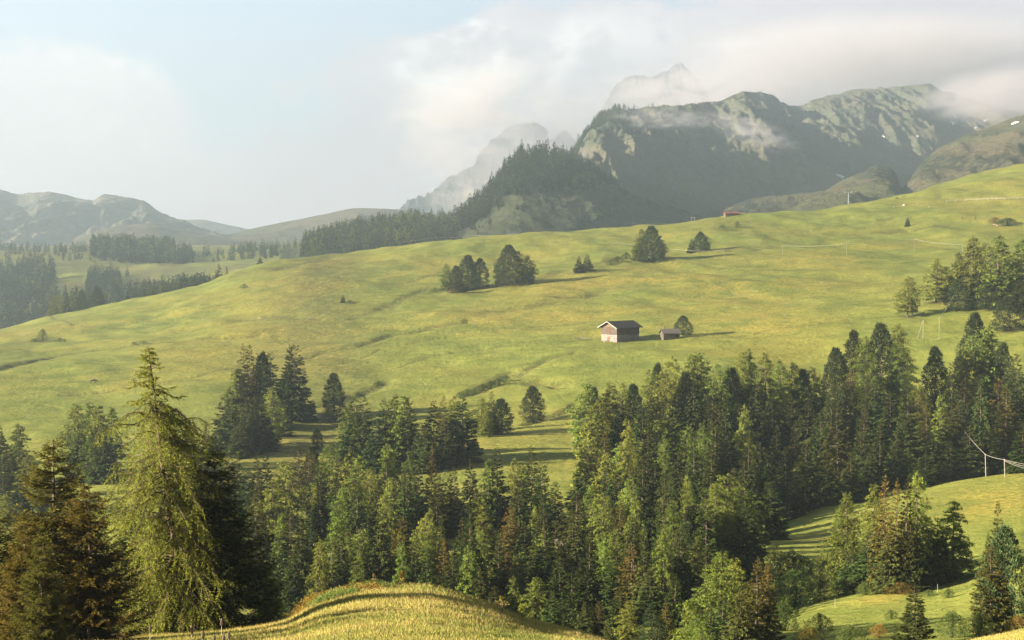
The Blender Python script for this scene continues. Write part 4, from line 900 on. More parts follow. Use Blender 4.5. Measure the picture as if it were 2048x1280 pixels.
# grass of the knoll
def grass():
    rng = np.random.default_rng(77); n = 330000
    px = rng.uniform(-60, 2110, n); Y = np.exp(rng.uniform(math.log(31), math.log(66), n)); a = (px-1024)/F; X = a*Y; Z = ground_z(X, Y)
    # keep what the camera's side of the crest can show, in clumps
    cl = fbm(X/1.3, Y/1.3, 3, 5); keep = (cl > -.55)&((px < 1320)|(px > 1900)); X, Y, Z, cl = X[keep], Y[keep], Z[keep], cl[keep]; n = len(X)
    dry = np.clip(.5+.8*fbm(X/3.2, Y/3.2, 3, 15)+.35*rng.normal(size=n)*.5, 0, 1)
    h = rng.uniform(.05, .14, n)*(1+.5*cl)*(1+.25*dry); w = rng.uniform(.006, .013, n)
    az = rng.uniform(0, 6.28, n); lean = rng.normal(0, .3, (n, 2))*h[:, None]
    s = np.stack([np.cos(az), np.sin(az)], 1)*w[:, None]; b = np.stack([X, Y, Z-.02], 1)
    z0 = np.zeros(n)
    q = np.stack([b+np.c_[-s, z0], b+np.c_[s, z0], b+np.c_[s*.6+lean*.5, h*.6], b+np.c_[-s*.1+lean, h]], 1)
    T = np.stack([np.clip(dry+rng.normal(0, .15, n), 0, 1), np.where(rng.random(n) < .10+.25*(cl > .1)*dry, 1., 0.), z0], 1)
    me = mkmesh('grass', q.reshape(-1, 3), np.arange(4*n).reshape(-1, 4), {'tint': np.repeat(T, 4, axis=0)}, smooth=False)
    o = link('grass', me, foliage_mat('grass_blades', (.16, .19, .04), (.43, .34, .11), (.44, .29, .15), .35, 1, .01)); tag(o, 'dry and green meadow grass on the near knoll', 'grass', kind='stuff')
grass()
# dock stalks close by
for i, (px, top, bs) in enumerate([(390,1203,1262),(418,1220,1262),(443,1236,1275),(383,1250,1292),(405,1262,1300),(428,1268,1300),(447,1268,1300),(457,1262,1298),(300,1250,1285),(177,1255,1292)]):
    b = hit(px, bs, y0=26, y1=60); e = empty('dock_stalk', b); Hh = b[1]*slope_z(top)-b[2]; mb = MB(); mb.tube([(0, 0, -.05), (.01, 0, Hh*.6), (.015, 0, Hh*.98)], [.012, .01, .006], 5); mb.build('stem', M['deadwood'], e)
    mb = MB(); zz = np.linspace(Hh*.55, Hh, 7); mb.tube([(.013, 0, z) for z in zz], [.012, .03, .042, .045, .04, .03, .012], 7); mb.build('seed_head', M['bark'], e)
    names = ['tallest reddish dock stalk, below the dark spruce', 'second tallest dock stalk, just right of the tallest', 'slender dock stalk right of the two tallest', 'short dock stalk below the tallest one at the bottom edge',
             'short dock stalk, second from left at the bottom edge', 'short dock stalk, third from left at the bottom edge', 'short dock stalk, fourth from left at the bottom edge', 'rightmost short dock stalk at the bottom edge',
             'thin stalk under the weeping larch', 'lone thin stalk under the bushy golden spruce']
    tag(e, names[i], 'dock stalk', 'dock stalks in the near grass')
# ---------------------------------------------------------------- buildings
from mathutils import Matrix
M['trim'] = simple_mat('greyed_trim', (.34,.33,.31), (.48,.46,.43), 3)
M['wood'] = simple_mat('weathered_boards', (.065,.055,.045), (.16,.13,.105), 2.2, stretch=(.25, .25, 7), bump=.6)
M['wood_dark'] = simple_mat('dark_boards', (.07,.045,.03), (.16,.10,.065), 2.2, stretch=(.25, .25, 7), bump=.6)
M['wood_warm'] = simple_mat('sunburnt_boards', (.12,.08,.05), (.21,.145,.095), 2.2, stretch=(4, 4, .3), bump=.6)
M['stone'] = simple_mat('plastered_stone', (.17,.145,.13), (.29,.25,.225), 1.1)
M['shingle'] = simple_mat('dark_shingles', (.035,.032,.03), (.08,.073,.066), 3, stretch=(1, 1, 4))
M['shingle_brown'] = simple_mat('brown_shingles', (.08,.07,.062), (.16,.14,.125), 2.5, stretch=(1, 1, 4))
M['dark'] = simple_mat('dark_opening', (.015,.013,.012), (.03,.025,.02), 2)
M['grey_wood'] = simple_mat('grey_pole_wood', (.20,.18,.16), (.34,.31,.28), 3, stretch=(1, 1, .2))
M['wire'] = simple_mat('pale_wire', (.26,.25,.23), (.36,.34,.31), 3)
M['redroof'] = simple_mat('red_sheet_roof', (.18,.07,.05), (.28,.12,.09), 3)
M['white'] = simple_mat('white_paint', (.7,.7,.68), (.85,.84,.82), 3)
M['metal'] = simple_mat('grey_metal', (.16,.19,.22), (.24,.27,.3), 3, .6)
M['snow'] = simple_mat('old_snow', (.75,.76,.8), (.9,.9,.92), .1)
M['pink'] = simple_mat('pink_boards', (.38,.2,.18), (.55,.33,.3), 2)
M['boulder'] = simple_mat('pale_boulder', (.3,.26,.22), (.5,.43,.36), 2)
def place(px, py, y0=200, Y=None):
    if Y: 
        a = ray(px, py)/ray(px, py)[1]; return Vector((a[0]*Y, Y, float(ground_z(a[0]*Y, Y)[0])))
    return Vector(hit(px, py, y0=y0))
# barn: long axis x (gable towards -x), local metres
def barn():
    b = place(1242, 683); k = b[1]/F          # metres per pixel here
    W, Lg = 8.6, 12.0; hs, hw, hr = 2.7, 3.0, 2.0
    e = empty('hay_barn', b+Vector((0, 3.5, .0)), math.radians(40))
    e.scale = (k*78/15.2,)*3
    x0, x1, y0, y1 = -Lg/2, Lg/2, -W/2, W/2; up = -1.3
    mb = MB(); mb.box((x0, y0, up), (x1, y1, hs)); st = mb.build('stone_base', M['stone'], e)
    mb = MB(); o = .12; z0, z1 = hs+.003, hs+hw
    n = 11
    for i in range(n):        # log courses, each a little proud
        a = z0+(z1-z0)*i/n; c = z0+(z1-z0)*(i+.9)/n; mb.box((x0-o, y0-o, a), (x1+o, y1+o, c))
    mb.box((x0, y0, z0), (x1, y1, z1-.01)); mb.build('log_wall', M['wood'], e)
    for sx in (x0-.1, x1+.1-.24):
        mb = MB(); xa, xb = sx, sx+.24; vs = [(xa, y0, z1), (xa, y1, z1), (xa, 0, z1+hr), (xb, y0, z1), (xb, y1, z1), (xb, 0, z1+hr)]
        mb.add(vs, [(0, 2, 1), (3, 4, 5), (0, 1, 4, 3), (1, 2, 5, 4), (2, 0, 3, 5)]); mb.build('gable_boards', M['wood_warm'], e)
    rf = empty('roof', (0, 0, 0)); bpy.data.objects.remove(rf)
    mb = MB(); ov, oh = 1.3, 1.1; zt = z1+hr+.25; th = .16
    for s in (-1, 1):
        ye = s*(W/2+oh); ze = z1-hr*oh/(W/2)+.25
        vs = [(x0-ov, 0, zt), (x1+ov, 0, zt), (x1+ov, ye, ze), (x0-ov, ye, ze)]; vs += [(x, y, z-th) for x, y, z in vs]
        f = [(0, 1, 2, 3), (7, 6, 5, 4), (0, 4, 5, 1), (1, 5, 6, 2), (2, 6, 7, 3), (3, 7, 4, 0)]
        if s > 0: f = [t[::-1] for t in f]
        mb.add(vs, f)
    roof = mb.build('roof', M['shingle'], e)
    for s in (-1, 1):
        ye = s*(W/2+oh); ze = z1-hr*oh/(W/2)+.25
        for xx in (x0-ov-.06, x1+ov+.003):
            mb = MB()
            vs = [(xx, 0, zt-.02), (xx, ye, ze-.02), (xx, ye, ze-.28), (xx, 0, zt-.28), (xx+.055, 0, zt-.02), (xx+.055, ye, ze-.02), (xx+.055, ye, ze-.28), (xx+.055, 0, zt-.28)]
            mb.add(vs, [(0, 1, 2, 3), (7, 6, 5, 4), (0, 4, 5, 1), (1, 5, 6, 2), (2, 6, 7, 3), (3, 7, 4, 0)]); mb.build('barge_board', M['trim'], roof)
    # gable openings: door, small windows; a boarded loft door
    mb = MB(); mb.box((x0-.06, -.3, -.3), (x0-.003, 1.1, 1.9)); dr = mb.build('door', M['wood_warm'], e)
    for y in (-3.1, -1.6, 2.4):
        mb = MB(); mb.box((x0-.05, y-.38, 1.1), (x0-.002, y+.38, 1.75)); fr = mb.build('window', M['trim'], e); mb = MB(); mb.box((x0-.07, y-.28, 1.2), (x0-.052, y+.28, 1.65)); mb.build('pane', M['dark'], fr)
    for x in (-3.6, -.6, 2.6):
        mb = MB(); mb.box((x-.35, y0-.05, 1.3), (x+.35, y0-.002, 1.85)); fr = mb.build('window', M['trim'], e); mb = MB(); mb.box((x-.27, y0-.07, 1.37), (x+.27, y0-.052, 1.78)); mb.build('pane', M['dark'], fr)
    mb = MB(); mb.box((x0-.17, -.9, z0+.3), (x0-.123, .9, z1-.2)); mb.build('loft_door', M['wood_dark'], e)
    mb = MB(); mb.box((-1.5, y0-.17, z0+.3), (1.3, y0-.123, z1-.25)); mb.build('loft_door', M['wood_dark'], e)
    for yy in (y0-.1, y1-.1):
        mb = MB(); mb.box((x0-1.0, yy, z1-.35), (x0-.13, yy+.2, z1-.15)); mb.build('purlin', M['wood_dark'], e)
    tag(e, 'large wooden hay barn on a pale stone base with dark roof', 'barn')
    # junk and table beside the gable
    p = place(1212, 684); mb = MB(); mb.box((-1.2, -.5, .62), (1.2, .5, .7)); 
    f = empty('picnic_table', p, .5); f.scale = (.8,)*3; mb.build('table_top', M['grey_wood'], f)
    for x in (-.9, .9):
        mb = MB(); mb.box((x-.06, -.4, 0), (x+.06, .4, .617)); mb.build('leg', M['grey_wood'], f)
    tag(f, 'small pale table at the foot of the barn gable', 'table')
barn()
def shed(px, py, wpx, rz, label, roofmat, wallmat, L=5.2, W=3.6, h=2.3, hr=.95, Y=None, name='wooden_shed', chimney=False, base=True, cat='shed', y0=200, lift=0, zpy=None):
    b = place(px, py, Y=Y, y0=y0); s = wpx*b[1]/F/(L+.8)
    if zpy: b.z = max(b.z, b.y*slope_z(zpy))
    e = empty(name, b+Vector((0, 0, lift)), rz); e.scale = (s,)*3
    mb = MB(); n = 9; z1 = h
    mb.box((-L/2, -W/2, -2.5), (L/2, W/2, z1-.01))
    for i in range(n): mb.box((-L/2-.06, -W/2-.06, .2+(z1-.2)*i/n), (L/2+.06, W/2+.06, .2+(z1-.2)*(i+.88)/n))
    for sx in (-L/2-.05, L/2-.05): mb.add([(sx, -W/2, z1), (sx, W/2, z1), (sx, 0, z1+hr), (sx+.1, -W/2, z1), (sx+.1, W/2, z1), (sx+.1, 0, z1+hr)], [(0, 2, 1), (3, 4, 5), (0, 1, 4, 3), (1, 2, 5, 4), (2, 0, 3, 5)])
    mb.build('wall', M[wallmat], e)
    mb = MB(); zt = z1+hr+.15; th = .12; oh = .5; ov = .45
    for sg in (-1, 1):
        ye = sg*(W/2+oh); ze = z1-hr*oh/(W/2)+.15; vs = [(-L/2-ov, 0, zt), (L/2+ov, 0, zt), (L/2+ov, ye, ze), (-L/2-ov, ye, ze)]; vs += [(x, y, z-th) for x, y, z in vs]
        f = [(0, 1, 2, 3), (7, 6, 5, 4), (0, 4, 5, 1), (1, 5, 6, 2), (2, 6, 7, 3), (3, 7, 4, 0)]
        mb.add(vs, f if sg < 0 else [t[::-1] for t in f])
    rf = mb.build('roof', M[roofmat], e)
    if chimney: mb = MB(); mb.box((-L*.42, -.15, z1+hr-.3), (-L*.42+.3, .15, z1+hr+.9)); mb.build('chimney', M['stone'], rf)
    mb = MB(); mb.box((-.4, -W/2-.10, -.2), (.5, -W/2-.063, 1.75)); mb.build('door', M['wood_dark'], e)
    mb = MB(); mb.box((L*.25, -W/2-.10, .9), (L*.25+.6, -W/2-.063, 1.4)); mb.build('window', M['dark'], e)
    tag(e, label, cat); return e
shed(1340, 678, 38, math.radians(12), 'small old log shed with pale shingle roof beside the round pine', 'shingle_brown', 'wood', L=5.6, W=3.4, h=2.2, hr=1.1, chimney=True)
shed(1463, 437, 31, math.radians(8), 'red-roofed hut on the skyline of the meadow ridge', 'redroof', 'wood_warm', L=9, W=4, h=1.6, hr=.8, name='mountain_hut', cat='hut', Y=1000, zpy=438)
shed(1121, 1096, 24, math.radians(-25), 'pale board hut half hidden by trees, left one in the wood', 'shingle_brown', 'grey_wood', L=5, W=4, h=3, hr=1, name='board_hut', cat='hut', Y=205)
shed(1360, 1062, 26, math.radians(-30), 'pale board hut half hidden behind the big rounded pine', 'shingle_brown', 'grey_wood', L=5, W=4, h=3, hr=1, name='board_hut', cat='hut', Y=232)
shed(484, 540, 14, math.radians(30), 'pink wooden house just behind the left ridge', 'redroof', 'pink', L=6, W=5, h=4.0, hr=2.2, Y=1130, name='wooden_house', cat='house', lift=7)
shed(589, 492, 6, .3, 'tiny white-roofed hut on the far tree line', 'white', 'grey_wood', L=6, W=4, h=2.5, hr=1.2, Y=1880, name='far_hut', cat='hut', lift=3)
shed(204, 520, 7, .3, 'tiny pale hut beside the far clearing', 'white', 'grey_wood', L=6, W=4, h=2.5, hr=1.2, Y=1700, name='far_hut', cat='hut', lift=2)
# ---------------------------------------------------------------- poles and wires
POLES = {}
def pole(key, px, top, base, label, y0=200, r=.09, Y=None, arm=False, tilt=0, group='poles of the wire line across the high meadow'):
    b = place(px, base, y0=y0, Y=Y); H = b[1]*slope_z(top)-b[2]; e = empty('utility_pole', b); mb = MB(); mb.tube([(0, 0, -.5), (tilt*H*.5, 0, H*.5), (tilt*H, 0, H)], [r, r*.85, r*.7], 8); mb.build('post', M['grey_wood'], e)
    mb = MB(); mb.tube([(tilt*H-.5, 0, H-.35), (tilt*H+.5, 0, H-.35)], .07, 6) if arm else mb.tube([(tilt*H, -.25, H-.15), (tilt*H, .25, H-.15)], .05, 6)
    mb.build('crossbar', M['grey_wood'], e); tag(e, label, 'pole', group); POLES[key] = b+Vector((tilt*H, 0, H-.1))
ordn = ['first', 'second', 'third', 'fourth', 'fifth', 'sixth', 'seventh', 'eighth', 'ninth', 'tenth', 'eleventh', 'twelfth', 'thirteenth', 'fourteenth', 'fifteenth', 'sixteenth', 'seventeenth', 'eighteenth', 'nineteenth', 'twentieth']
line1 = [(780,484,499),(864,475,490),(946,470,482),(1031,467,486),(1115,478,500),(1237,485,510),(1356,499,521),(1448,499,517),(1565,491,508),(1693,487,510),(1828,478,505),(1925,488,512)]
for i, (x, t, b) in enumerate(line1):
    pole(('a', i), x, t, b+.5, f'{ordn[i]} thin pole from the left in the wire line across the high meadow', Y=[985, 995, 1000, 960, 930, 880, 850, None, None, None, None, None][i])
def wire(a, b, sag, label, r=.05, off=Vector((0, 0, 0)), group='wires between the poles'):
    a = POLES[a]+off; b = POLES[b]+off; mb = MB(); n = 14; mb.tube([a.lerp(b, t/n)-Vector((0, 0, sag*4*(t/n)*(1-t/n))) for t in range(n+1)], r, 5)
    o = mb.build('overhead_wire', M['wire']); tag(o, label, 'wire', group)
for i in range(len(line1)-1): wire(('a', i), ('a', i+1), .8, f'pale wire from the {ordn[i]} to the {ordn[i+1]} pole on the high meadow', .00007*(POLES['a', i].y+POLES['a', i+1].y)*.5)
grp = 'poles of the line at the right'
pole('r1', 1846, 640, 678, 'left pole with a slanting stay on the right meadow bank', group=grp); pole('r2', 1878, 634, 679, 'taller pole right of the stayed one on the meadow bank', group=grp)
pole('r3', 1922, 853, 886, 'short pole among the dark trees right of the bluish pine', Y=330, group=grp, arm=True); pole('r4', 1972, 908, 956, 'leaning white pole at the forest edge above the sunny meadow', Y=268, group=grp, tilt=-.05)
pole('r5', 2010, 918, 966, 'rightmost white pole standing in the sunny lower meadow', Y=258, group=grp, tilt=-.06)
b = place(1834, 678); mb = MB(); mb.tube([tuple(b), tuple(POLES['r1'])], .05, 5); tag(mb.build('stay_wire', M['wire']), 'slanting stay wire of the left pole on the bank', 'wire')
POLES['t1'] = Vector(point(1908, 590, 500)); wire('r2', 't1', .6, 'wire running from the taller bank pole up into the grove', .035)
wire('r3', 'r4', .25, 'wire dropping from the short forest pole to the leaning one', .04)
POLES['t2'] = Vector(point(1905, 830, 345)); wire('r3', 't2', .1, 'double wire end above the short forest pole', .05)
for k in (0, 1, 2): POLES['t3'] = Vector(point(2110, 932+k*4, 225)); wire('r5', 't3', .35+.1*k, ['upper', 'middle', 'lower'][k]+' of the thick white wires leaving the rightmost pole', .022, Vector((0, 0, -.12*k)))
wire('r4', 'r5', .15, 'thick white wire between the two white poles', .03)
# ski-lift pylon behind the ridge
e = empty('lift_pylon', place(1697, 415, Y=1150)); H = 1150*slope_z(386)-e.location.z; mb = MB(); mb.tube([(0, 0, -2), (0, 0, H)], [.7, .45], 8); mb.build('mast', M['metal'], e)
mb = MB(); mb.box((-3.0, -.3, H), (3.0, .3, H+.5)); mb.build('crossarm', M['metal'], e)
for s in (-1, 1): mb = MB(); mb.box((s*2.6-.5, -.4, H+.5), (s*2.6+.5, .4, H+1.6)); mb.build('sheave_box', M['metal'], e)
tag(e, 'grey steel ski-lift pylon with crossarm behind the ridge', 'pylon')
e = empty('signpost_frame', place(1386, 446, Y=980)); mb = MB()
for x in (-1.2, 1.2): mb = MB(); mb.box((x-.1, -.1, -1), (x+.1, .1, 2.6)); mb.build('post', M['trim'], e)
mb = MB(); mb.box((-1.3, -.12, 2.6), (1.3, .12, 2.85)); mb.build('top_rail', M['trim'], e); tag(e, 'tiny white frame on the skyline left of the red hut', 'frame')
# rail fence at the upper right
def rail_fence(pts, label, step=3.2, h=1.1, r=.09, y0=400, rails=2, mat='trim'):
    P3 = [place(x, y, y0=y0) for x, y in pts]; e = empty('rail_fence', P3[0]); o = P3[0]; mbr = MB(); posts = []
    for a, b in zip(P3[:-1], P3[1:]):
        L = (b-a).length; n = max(1, int(L/step))
        for i in range(n): q = a.lerp(b, i/n); q.z = float(ground_z(q.x, q.y)[0]); posts.append(q)
    posts.append(P3[-1])
    for q in posts: mb = MB(); mb.box((q.x-o.x-r, q.y-o.y-r, q.z-o.z-.3), (q.x-o.x+r, q.y-o.y+r, q.z-o.z+h)); mb.build('post', M[mat], e)
    for a, b in zip(posts[:-1], posts[1:]):
        for k in range(rails): z = h*(.5+.42*k); mbr.tube([a-o+Vector((0, -r-.07, z)), b-o+Vector((0, -r-.07, z))], .075, 4)
    mbr.build('rails', M[mat], e); tag(e, label, 'fence')
rail_fence([(1893,404),(1930,402),(1975,400),(2010,399),(2060,397)], 'long white wooden rail fence at the upper right of the meadow', 6, 1.4, .14)
rail_fence([(1147,680),(1160,679.5),(1176,680)], 'short wooden rail fence left of the barn', 2.2, 1.0, .08, 300, 2, 'grey_wood')
# thin fence posts on the left meadow and elsewhere
for i, (x, b) in enumerate([(30,662),(75,660),(110,652),(160,651),(206,652),(253,650),(290,648),(350,643),(405,640)]):
    p = place(x, b); e = empty('fence_post', p); mb = MB(); mb.tube([(0, 0, -.3), (0, 0, 1.5)], [.12, .09], 6); mb.build('stake', M['grey_wood'], e); mb = MB(); mb.tube([(0, 0, 1.5), (0, 0, 1.58)], [.1, .03], 6); mb.build('cap', M['white'], e)
    tag(e, f'{ordn[i]} thin fence stake from the left on the left meadow', 'post', 'fence stakes on the left meadow')
for i, (x, b, lb) in enumerate([(1670,1214,'white marker stake on the lower green patch'),(1875,1185,'thin stake on the lip right of the isolated group'),(1645,1270,'thin stake at the bottom of the lower green patch')]):
    p = place(x, b, y0=95); e = empty('marker_stake', p); mb = MB(); mb.tube([(0, 0, -.2), (0, 0, .8)], [.016, .013], 6); mb.build('stake', M['trim'], e); mb = MB(); mb.tube([(0, 0, .8), (0, 0, .84)], [.026, .012], 6); mb.build('cap', M['grey_wood'], e); tag(e, lb, 'stake')
# two hikers
M['cloth_dark'] = simple_mat('dark_clothes', (.04,.04,.05), (.08,.07,.08), 3); M['skin'] = simple_mat('skin', (.45,.28,.2), (.5,.32,.24), 3)
def hiker(px, py, label, rz):
    b = place(px, py); v = [(0,0,.95),(0,0,1.2),(0,0,1.45),(0,0,1.55),(0,.02,1.72),(-.11,.02,.92),(-.13,-.1,.5),(-.13,.05,.05),(-.13,-.12,.03),(.11,.02,.92),(.14,.12,.5),(.14,.28,.08),(.14,.14,.03),(-.2,0,1.42),(-.27,.03,1.12),(-.25,-.15,.88),(.2,0,1.42),(.27,-.02,1.12),(.25,-.2,.9)]
    ed = [(0,1),(1,2),(2,3),(3,4),(0,5),(5,6),(6,7),(7,8),(0,9),(9,10),(10,11),(11,12),(2,13),(13,14),(14,15),(2,16),(16,17),(17,18)]
    rr = [.15,.14,.15,.06,.1,.1,.075,.055,.05,.1,.075,.055,.05,.07,.05,.04,.07,.05,.04]
    me = bpy.data.meshes.new('person'); me.from_pydata(v, ed, []); o = link('person', me, M['cloth_dark']); o.location = b; o.rotation_euler.z = rz; o.scale = (1.25,)*3
    md = o.modifiers.new('skin', 'SKIN'); md.use_smooth_shade = True; sv = me.skin_vertices[0].data
    for i, r in enumerate(rr): sv[i].radius = (r, r)
    sv[0].use_root = True; o.modifiers.new('sub', 'SUBSURF').levels = 1
    mb = MB(); mb.box((-.16, .12, 1.05), (.16, .32, 1.5)); mb.build('backpack', M['wood_dark'], o); tag(o, label, 'person')
hiker(1925, 440, 'person in dark clothes walking on the high meadow, left of two', .6); hiker(1951, 440, 'person in dark clothes walking on the high meadow, right of two', .9)
# cattle-sized animals on the left meadow
def cow(px, py, label, rz, Y=None):
    b = place(px, py, Y=Y); v = [(-.8,0,1.15),(-.3,0,1.1),(.3,0,1.12),(.75,0,1.25),(1.05,0,1.1),(1.35,0,.75),(1.6,0,.5),(-.75,.2,.75),(-.85,.2,.4),(-.8,.2,.02),(-.75,-.2,.75),(-.9,-.2,.4),(-.85,-.2,.02),(.65,.2,.7),(.68,.2,.35),(.66,.2,.02),(.65,-.2,.7),(.6,-.2,.35),(.66,-.2,.02),(-1.0,0,1.0),(-1.05,0,.5)]
    ed = [(0,1),(1,2),(2,3),(3,4),(4,5),(5,6),(0,7),(7,8),(8,9),(0,10),(10,11),(11,12),(3,13),(13,14),(14,15),(3,16),(16,17),(17,18),(0,19),(19,20)]
    rr = [.3,.36,.36,.32,.2,.15,.1,.16,.08,.06,.16,.08,.06,.13,.07,.06,.13,.07,.06,.05,.03]
    me = bpy.data.meshes.new('cow'); me.from_pydata(v, ed, []); o = link('cow', me, M['bark']); o.location = b; o.rotation_euler.z = rz; o.modifiers.new('skin', 'SKIN').use_smooth_shade = True; sv = me.skin_vertices[0].data
    for i, r in enumerate(rr): sv[i].radius = (r, r)
    sv[0].use_root = True; o.modifiers.new('sub', 'SUBSURF').levels = 1; tag(o, label, 'animal')
cow(186, 767, 'brown animal grazing alone on the left meadow', .2); cow(1875, 396, 'small dark animal grazing near the white rail fence', 2.5); cow(1793, 399, 'small dark animal grazing farther left below the tan ridge', .4)
# boulders on the hump at the upper right and near fence
def boulder(px, py, w, label, y0=200):
    b = place(px, py, y0=y0); import bmesh; bm = bmesh.new(); bmesh.ops.create_icosphere(bm, subdivisions=3, radius=1); rng = np.random.default_rng(int(px)); ph = rng.uniform(0, 9, 3)
    for q in bm.verts:
        k = 1+.22*math.sin(q.co.x*3.1+ph[0])+.18*math.sin(q.co.y*4.3+ph[1])+.15*math.sin(q.co.z*5+ph[2]*2+q.co.x*4); q.co *= k
    me = bpy.data.meshes.new('boulder'); bm.to_mesh(me); bm.free(); o = link('boulder', me, M['boulder']); s = w*b[1]/F/2; o.scale = (s, s*.8, s*.5); o.location = b; tag(o, label, 'boulder')
for x, y, w, lb in [(1990,449,7,'pale reddish boulder at the left foot of the rocky hump'),(1998,451,9,'largest pale boulder on the rocky hump'),(1808,411,9,'flat pale boulder on the meadow below the ravine'),(1787,414,4,'small pale stone left of the flat boulder'),(1858,414,4,'small white stone between the flat boulder and the rail fence')]: boulder(x, y, w, lb)
# snow patches lying on the slopes
def snow(H, px, py, w, h, rot, label):
    X, Y, Z = H['X'][:H['nv']-2], H['Y'][:H['nv']-2], H['Z'][:H['nv']-2]; FX = Y*CP-Z*SP; U = Y*SP+Z*CP; QX = 1024+F*X/FX; QY = 640-F*U/FX
    k0 = np.argmin((QX-px)**2+(QY-py)**2); YC = Y.ravel()[k0]; wts = np.abs(Y-YC) < 130
    rng = np.random.default_rng(int(px)); n = 26; vs = [];
    def surf(x, y):
        d = (QX-x)**2+(QY-y)**2+np.where(wts, 0, 1e6); k = np.argpartition(d.ravel(), 8)[:8]; wt = 1/(d.ravel()[k]+.3); wt /= wt.sum()
        yy = (Y.ravel()[k]*wt).sum(); p = point(x, y, yy-6); return p
    cr, sr = math.cos(rot), math.sin(rot); ring = []
    for i in range(n):
        a = 2*math.pi*i/n; r = 1+.35*math.sin(3*a+px)+.25*rng.normal(); u, v = math.cos(a)*w/2*r, math.sin(a)*h/2*r; ring.append(surf(px+u*cr-v*sr, py+u*sr+v*cr))
    c = surf(px, py); mb = MB(); top = [c]+ring; bot = [p+np.array([0, 5, -3]) for p in top]
    f = [(0, 1+(i+1) % n, 1+i) for i in range(n)]+[(n+1, n+2+i, n+2+(i+1) % n) for i in range(n)]+[(1+i, 1+(i+1) % n, n+2+(i+1) % n, n+2+i) for i in range(n)]
    mb.add(top+bot, f); o = mb.build('snow_patch', M['snow'], smooth=False); tag(o, label, 'snow patch', 'old snow patches in the high gullies')
for H_, x, y, w, h, r, lb in [(H_main,1913,198,7,14,.4,'highest snow patch, near the cloud on the right massif'),(H_main,1911,231,4,9,.2,'snow patch in the upper part of the dark gully'),(H_main,1907,246,8,7,0,'snow patch directly below the gully one'),
 (H_main,1766,272,6,4,.3,'small snow spot in the middle of the massif'),(H_main,1836,272,4,4,0,'small snow spot left of the dark gully mouth'),(H_main,1847,284,3,5,-.3,'tiny snow streak just below the small spot'),
 (H_main,1968,243,14,4,-.5,'slanting snow streak on the right ridge'),(H_main,1954,253,6,6,0,'snow patch at the lower end of the slanting streak'),(H_tan,1960,272,6,2.5,0,'small snow sliver under the streak'),
 (H_main,1997,220,18,3,-.6,'long thin snow streak high on the right ridge'),(H_tan,2036,243,22,2.5,-.25,'snow streak at the right edge of the picture'),(H_main,1682,351,18,5,.25,'bright snow patch low at the foot of the massif'),
 (H_p1,995,353,9,5,-.2,'small snow patch on the veiled left peak'),(H_p1,1050,268,5,3,0,'tiny snow fleck near the top of the veiled left peak')]: snow(H_, x, y, w, h, r, lb)
# ---------------------------------------------------------------- labels that single each tree out
def make_labels():
    by = {}
    for t in PLACED:
        if t['label']: t['o']['label'] = t['label']; continue
        by.setdefault((t['cluster'], t['kind']), []).append(t)
    col = {'S': 'dark', 'L': 'light green', 'P': 'dark rounded', 'B': 'leafy', 'U': 'olive', 'O': 'rusty'}
    o30 = ordn+['twenty-first', 'twenty-second', 'twenty-third', 'twenty-fourth', 'twenty-fifth', 'twenty-sixth', 'twenty-seventh', 'twenty-eighth', 'twenty-ninth', 'thirtieth', 'thirty-first', 'thirty-second', 'thirty-third', 'thirty-fourth', 'thirty-fifth', 'thirty-sixth', 'thirty-seventh', 'thirty-eighth', 'thirty-ninth', 'fortieth', 'forty-first', 'forty-second', 'forty-third', 'forty-fourth', 'forty-fifth', 'forty-sixth', 'forty-seventh', 'forty-eighth', 'forty-ninth', 'fiftieth']
    for (cl, k), L in by.items():
        L.sort(key=lambda t: t['px']); nm = KIND[k][1]; sn = nm.split()[-1]
        for i, t in enumerate(L):
            adj = t['adj'] or col[k]
            t['o']['label'] = f"{adj} {nm}, {o30[i]} {sn} from left {cl}" if len(L) > 1 else f"{adj} {nm}, the only {sn} {cl}"
            t['o']['group'] = f"{nm}s {cl}"
make_labels()
# ---------------------------------------------------------------- sky, sun, air
SUN_AZ, SUN_EL = math.radians(-105), math.radians(17)      # azimuth from +Y, clockwise
sd = Vector((math.sin(SUN_AZ)*math.cos(SUN_EL), math.cos(SUN_AZ)*math.cos(SUN_EL), math.sin(SUN_EL)))
L = bpy.data.lights.new('sun', 'SUN'); L.energy = 5.0; L.angle = math.radians(.6); L.color = (1.0, .85, .66)
so = bpy.data.objects.new('sun', L); C.objects.link(so); so.rotation_euler = sd.to_track_quat('Z', 'Y').to_euler()
W = bpy.data.worlds.new('World'); bpy.context.scene.world = W; W.use_nodes = True; nt = W.node_tree; nt.nodes.clear(); N = NT(nt)
sky = N.n('ShaderNodeTexSky'); sky.sky_type = 'NISHITA'; sky.sun_disc = False; sky.sun_elevation = SUN_EL; sky.sun_rotation = SUN_AZ; sky.altitude = 1800; sky.air_density = 1.0; sky.dust_density = 1.5; sky.ozone_density = 1.5
skc = N.n('ShaderNodeVectorMath'); skc.operation = 'SCALE'; N.l(sky.outputs[0], skc.inputs[0]); skc.inputs['Scale'].default_value = .06
tc = N.n('ShaderNodeTexCoord'); sx = N.n('ShaderNodeSeparateXYZ'); N.l(tc.outputs['Generated'], sx.inputs[0])
ys = N.math('MAXIMUM', sx.outputs[1], .02); u = N.math('DIVIDE', sx.outputs[0], ys); v = N.math('DIVIDE', sx.outputs[2], ys)
cx = N.n('ShaderNodeCombineXYZ'); N.l(sx.outputs[0], cx.inputs[0]); N.l(sx.outputs[1], cx.inputs[1]); N.l(N.math('MULTIPLY', sx.outputs[2], 1.5), cx.inputs[2])
